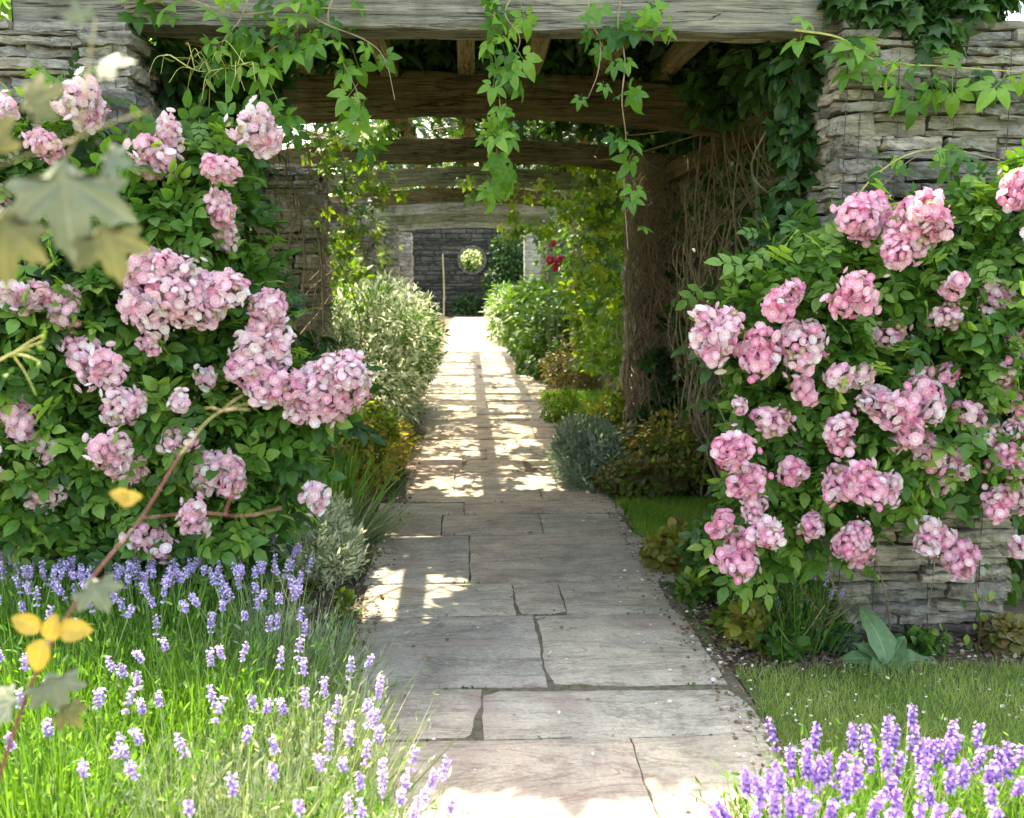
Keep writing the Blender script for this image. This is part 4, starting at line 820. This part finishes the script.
for px,py in [(112,655),(125,660),(105,690),(125,688),(97,695),(148,670),(152,645),(162,697),(168,693),(118,730),(124,745),(220,688),(186,735),(160,725),(214,700),(250,690),(262,705),(230,735),(186,795),(172,815),(60,728),(45,620),(30,655),(10,650),(25,735),(75,625),(150,615),(180,600),(200,620),(180,640),(205,655),(230,645),(245,640),(270,620),(285,610),(300,622),(262,600),(275,650),(290,640),(310,690),(325,680),(345,660),(360,655),(375,680),(385,690),(372,705),(350,705),(335,715),(320,735),(345,735),(352,722),(365,740),(330,755),(348,760),(362,765),(378,760),(402,745),(385,770),(400,778),(352,790),(370,800),(395,790),(415,800),(445,755),(442,775),(420,790),(452,800),(300,700),(285,740),(295,790),(268,760),(75,590),(100,585),(130,600),(20,600),(140,575),(225,590),(250,575),(240,610),(215,615),(375,715),(330,700),(310,665),(380,740),(420,812),(400,808),(435,815),(90,760),(140,770),(228,780),(20,690),(70,680)]: asg(px+gq.normal()*2,py+gq.normal()*2,.47 if px>330 else .52)
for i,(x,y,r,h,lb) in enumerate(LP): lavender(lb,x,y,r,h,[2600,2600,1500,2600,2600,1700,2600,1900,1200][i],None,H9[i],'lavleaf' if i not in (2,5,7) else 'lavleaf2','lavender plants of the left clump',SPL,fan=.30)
# right corner
RP=[(.84,2.30,.17,'vivid violet lavender at the left end of the bottom right clump'),(1.08,2.38,.28,'vivid violet lavender in the middle of the bottom right clump'),(1.45,2.35,.26,'vivid violet lavender at the right end of the bottom right clump')]
H3=[[],[],[]]; LP2=[(720,795),(735,790),(745,780),(752,800),(760,775),(772,790),(780,760),(775,810),(790,745),(798,770),(805,790),(812,760),(806,812),(822,775),(826,800),(800,730),(788,725),(838,790),(842,768),(850,740),(846,810),(858,755),(862,785),(855,728),(868,742),(870,770),(876,800),(883,722),(886,735),(880,762),(892,750),(896,785),(902,728),(900,765),(908,705),(912,740),(914,800),(918,760),(925,748),(932,775),(938,740),(936,758),(945,720),(948,735),(952,755),(943,790),(960,785),(955,805),(975,728),(978,745),(985,765),(972,780),(990,810),(1000,750),(1008,765),(1012,735),(1018,745),(1020,780),(1005,790),(1030,760),(705,805),(820,812),(890,812),(765,812),(835,755),(786,795),(865,810),(740,812),(930,812),(1010,812),(968,812),(812,742),(710,812),(728,812),(848,775),(905,812)]
for px,py in LP2:
    g_=G(px,py,.5); H3[0 if g_[0]<.9 else 1 if g_[0]<1.27 else 2].append((px+gq.normal()*2,py,float(g_[1])))
for i,(x,y,r,lb) in enumerate(RP): lavender(lb,x,y,r,.27,1500,None,H3[i],'lavleaf','lavender plants of the bottom right clump',SPR,fan=.26)
o=(1.78-.1,4.15); hd=[(px,py,4.1) for px,py in [(778,560),(800,550),(812,565),(825,572),(838,560),(820,590),(792,580),(805,600),(780,600),(830,610),(845,630),(770,585),(815,625),(840,590),(826,640)]]
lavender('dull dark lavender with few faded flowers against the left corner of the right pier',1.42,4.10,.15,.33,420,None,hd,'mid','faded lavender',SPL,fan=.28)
# ------------------------------------------------------------------ foreground vine shoot, left
fo=P(-5,790,1.15); pts=[P(-5,790,1.15),P(18,720,1.15),P(45,655,1.17),P(95,575,1.2),P(140,520,1.25),P(180,455,1.3),P(215,415,1.35),P(256,401,1.4)]
t=thing('vine_shoot',fo,'thin red vine shoot rising across the lower left, with yellow leaves','vine shoot'); a=Acc(); tube(a,lin(*pts[:6]),.0024,.0015,7); a.build('stem',M['stemr'],t,fo)
a=Acc(); tube(a,lin(*pts[5:]),.0012,.0005,6)
for e in ((243,395),(250,410),(205,408),(228,412)): tube(a,lin(P(222,411,1.36),P((222+e[0])/2,(408+e[1])/2,1.36),P(*e,1.37)),.0009,.0005,4)
a.build('shoot_tip',M['stemo'],t,fo)
a=Acc(); tube(a,lin(P(143,518,1.24),P(200,513,1.24),P(245,516,1.25),P(282,508,1.26)),.0008,.0006,5); tube(a,lin(P(225,514,1.25),P(233,490,1.25),P(238,470,1.25)),.0014,.0006,4); a.build('side_stem',M['stemr'],t,fo)
def bigleaf(parent,o,px,py,Y,s,ang,mat,nv=(0,-1,.3),tm=LOBED,rnd=None):
    if tm is ROUND: tm=soft_leaf(.34,.15,.03); mat={'yellow':'veinyellow'}.get(mat,mat)
    mat={'paleleaf':'veinpale','olive':'veinolive'}.get(mat,mat) if tm is LOBED else mat
    a=Acc(); c=P(px,py,Y); f=(math.sin(R(ang)),-.1,math.cos(R(ang))); a.scat(tm,[c],[f],[nv],s,[rnd if rnd is not None else rng.random()]); a.build('leaf',M[mat],parent,o,smooth=True)
for px,py,s,an,m in ((48,640,.034,20,'yellow'),(58,628,.040,95,'yellow'),(44,640,.042,200,'yellow'),(40,630,.036,-60,'yellow'),(118,500,.028,80,'yellow'),(130,498,.024,-70,'yellow'),(8,712,.05,-80,'yellow')): bigleaf(t,fo,px,py,1.16,s,an,m,tm=ROUND)
for px,py,s,an,m,nv in ((88,578,.038,150,'paleleaf',(.3,-1,.5)),(48,672,.044,160,'paleleaf',(.2,-.8,.8)),(20,700,.036,-100,'paleleaf',(-.2,-.8,.8)),(60,705,.03,140,'olive',(0,-1,.3))): bigleaf(t,fo,px,py,1.14,s,an,m,nv)
f2=P(85,40,.85); t=thing('vine_leaves',f2,'blurred large lobed grey green vine leaves close to the camera at upper left','vine shoot')
a=Acc(); tube(a,lin(P(96,20,.9),P(88,70,.88),P(84,100,.86),P(75,140,.85),P(62,165,.84)),.0012,.0008,6); tube(a,lin(P(75,140,.85),P(105,125,.86),P(150,110,.88)),.0009,.0005,5); tube(a,lin(P(75,140,.85),P(40,150,.83),P(-10,170,.82)),.0010,.0006,5); a.build('stem',M['stemo'],t,f2)
for px,py,s,an,m,nv in ((62,158,.068,176,'paleleaf',(.1,-1,.55)),(100,222,.042,160,'olive',(.5,-1,.1)),(10,205,.055,190,'olive',(-.4,-1,.2)),(-12,175,.05,-20,'olive',(0,-1,.3)),(20,110,.035,60,'olive',(0,-1,.6)),(100,158,.022,100,'paleleaf',(0,-1,.4)),(92,72,.028,70,'paleleaf',(0,-.7,.9)),(84,26,.018,-20,'paleleaf',(0,-1,.2))): bigleaf(t,f2,px,py,.84,s,an,m,nv)
f3=P(-10,365,1.5); t=thing('vine_tendril',f3,'small yellow budding twig reaching in from the left edge','twig'); a=Acc(); 
tube(a,lin(P(-10,366,1.5),P(15,352,1.5),P(44,341,1.5)),.0022,.001,6)
for e in ((40,362),(45,334),(30,350),(36,395)): tube(a,lin(P(12,354,1.5),P((14+e[0])/2,(350+e[1])/2,1.5),P(*e,1.5)),.0013,.0007,4)
a.build('stem',M['stemy'],t,f3); 
for x,y in ((42,341),(36,346),(40,362),(45,336),(8,374),(2,380)): a=Acc(); a.scat(OCT,[P(x,y,1.5)],u3(1),u3(1),.014,None); a.build('bud',M['lime'],t,f3)
# ------------------------------------------------------------------ hedges and trees outside the pergola
def hedge(label,x,y0,y1,h,th,n,mat,size=.16):
    t=thing('hedge',(x,(y0+y1)/2,0),label,'hedge','hedges flanking the pergola'); yy=y0+(y1-y0)*rng.random(n); f=rng.random(n)
    top=f<.25; z=np.where(top,h+.3*np.sin(yy*1.7)+.15*np.sin(yy*5.1)+rng.normal(size=n)*.08,rng.random(n)*h*1.05); s=-np.sign(x)
    xx=np.where(top,x+(rng.random(n)-.5)*th,x+s*th/2+.22*np.sin(yy*2.1+z*2)+rng.normal(size=n)*.1); p=np.stack([xx,yy,z],1); p2=p.copy(); p2[:,0]=2*x-p2[:,0]
    a=Acc(); cloud(a,LEAF,p,nrm(np.tile((s*.8,-.2,.5),(n,1))+u3(n)*.4),size); cloud(a,LEAF,p2[::2],nrm(np.tile((-s*.8,-.2,.5),(len(p2[::2]),1))+u3(len(p2[::2]))*.4),size)
    a.build('foliage',M[mat],t,(x,(y0+y1)/2,0)); b=Acc()
    for y in np.arange(y0+.3,y1,.9): tube(b,lin((x,y,0),(x+rng.normal()*.1,y,h*.5),(x+rng.normal()*.2,y+.1,h*.9)),.03,.012,5)
    b.build('stem',M['bark'],t,(x,(y0+y1)/2,0)); return t
hedge('tall clipped hedge beyond the left side of the pergola',-4.6,5,40,2.6,1.2,16000,'mid')
hedge('tall clipped hedge beyond the right side of the pergola',4.8,6.5,40,2.4,1.2,15000,'mid')
def tree(name,label,x,y,h,cr,n,mat,size=.22,cz=.68,rzf=.34):
    t=thing(name,(x,y,0),label,'tree','trees beyond the garden'); a=Acc(); top=np.array((x+rng.normal()*.2,y,h*.8)); tube(a,lin((x,y,-.05),(x+rng.normal()*.15,y,h*.4),top),h*.03,h*.01,9); a.build('trunk',M['bark'],t,(x,y,0))
    pos,out=lumpy((x,y,h*cz),(cr,cr,h*rzf),n,K=40,ls=.32,floor=h*.2); a=Acc(); cloud(a,LEAF,pos,out,size); a.build('crown',M[mat],t,(x,y,0))
    a=Acc()
    for i in range(16):
        z=h*(.35+.4*rng.random()); q=pos[rng.integers(len(pos))]; tube(a,lin((x,y,z),((x+q[0])/2,(y+q[1])/2,max(z,(z+q[2])/2)),q),h*.009,h*.002,5)
    a.build('limb',M['bark'],t,(x,y,0)); return t
for x,y,h,cr,m,lb in ((-7.5,14,6.5,2.6,'lime','yellow green tree above the hedge at the left edge'),(-7,24,7,3,'mid','green tree beyond the left hedge halfway to the wall'),(-3.5,47,8,3.4,'mid','green tree behind the left part of the end wall'),(2.2,48,8.5,3.6,'mid','green tree behind the end wall, right of the round opening'),(8,30,6.5,3,'mid','green tree beyond the right hedge'),(7,47,8,3.5,'lime','light green tree behind the far right end of the wall'),(-9,38,8,3.2,'mid','green tree behind the far left end of the wall')):
    tree('broadleaf_tree',lb,x,y,h,cr,5200,m)
shrub('green_bush','sunlit green bush seen through the round opening of the end wall',(hp[0],44.6,1.5),(1.8,.9,1.7),5200,LEAF,.13,'mid',cat='shrub')
shrub('dark_green_shrub','dark bush against the right half of the end wall',(hp[0]+1.55,40.2,1.5),(1.1,.8,1.8),3600,LEAF,.16,'dark_leaf',cat='shrub')
shrub('dark_green_shrub','low dark bush at the foot of the end wall in line with the path',(hp[0]-.1,40.7,.35),(.9,.4,.5),1200,LEAF,.14,'dark_leaf',cat='shrub')
shrub('autumn_bush','orange tinted bush outside the pergola right of the near pier',(3.55,6.9,1.3),(.5,.6,1.25),2200,LEAF,.11,['autumn'],cat='shrub')
shrub('green_bush','low green bush outside the right pier at the photo edge',(3.0,5.3,.5),(.6,.8,.65),2200,LEAF,.09,'mid',cat='shrub')
# ------------------------------------------------------------------ light
wd_=bpy.data.worlds.new('World'); S.world=wd_; wd_.use_nodes=True; nt=wd_.node_tree; bg=nt.nodes['Background']; sk=nt.nodes.new('ShaderNodeTexSky'); sk.sky_type='NISHITA'; sk.sun_disc=False
EL,AZ=R(64),R(-31); sk.sun_elevation=EL; sk.sun_rotation=AZ; sk.dust_density=2.5; sk.air_density=1.2; nt.links.new(sk.outputs[0],bg.inputs[0]); bg.inputs[1].default_value=.15
sd=bpy.data.lights.new('sun','SUN'); sd.energy=2.4; sd.angle=R(.5); sd.color=(1,.95,.86); so=bpy.data.objects.new('sun',sd); COL.objects.link(so)
sv=Vector((math.sin(AZ)*math.cos(EL),math.cos(AZ)*math.cos(EL),math.sin(EL))); so.rotation_euler=sv.to_track_quat('Z','Y').to_euler(); so.location=(0,0,20)
S.view_settings.view_transform='Standard'; S.view_settings.look='None'; S.view_settings.exposure=2.55; S.view_settings.gamma=1; S.view_settings.use_curve_mapping=False
S.view_settings.use_white_balance=True; S.view_settings.white_balance_temperature=8200; S.view_settings.white_balance_tint=6
S.cycles.max_bounces=5; S.cycles.diffuse_bounces=3; S.cycles.glossy_bounces=1; S.cycles.transmission_bounces=3
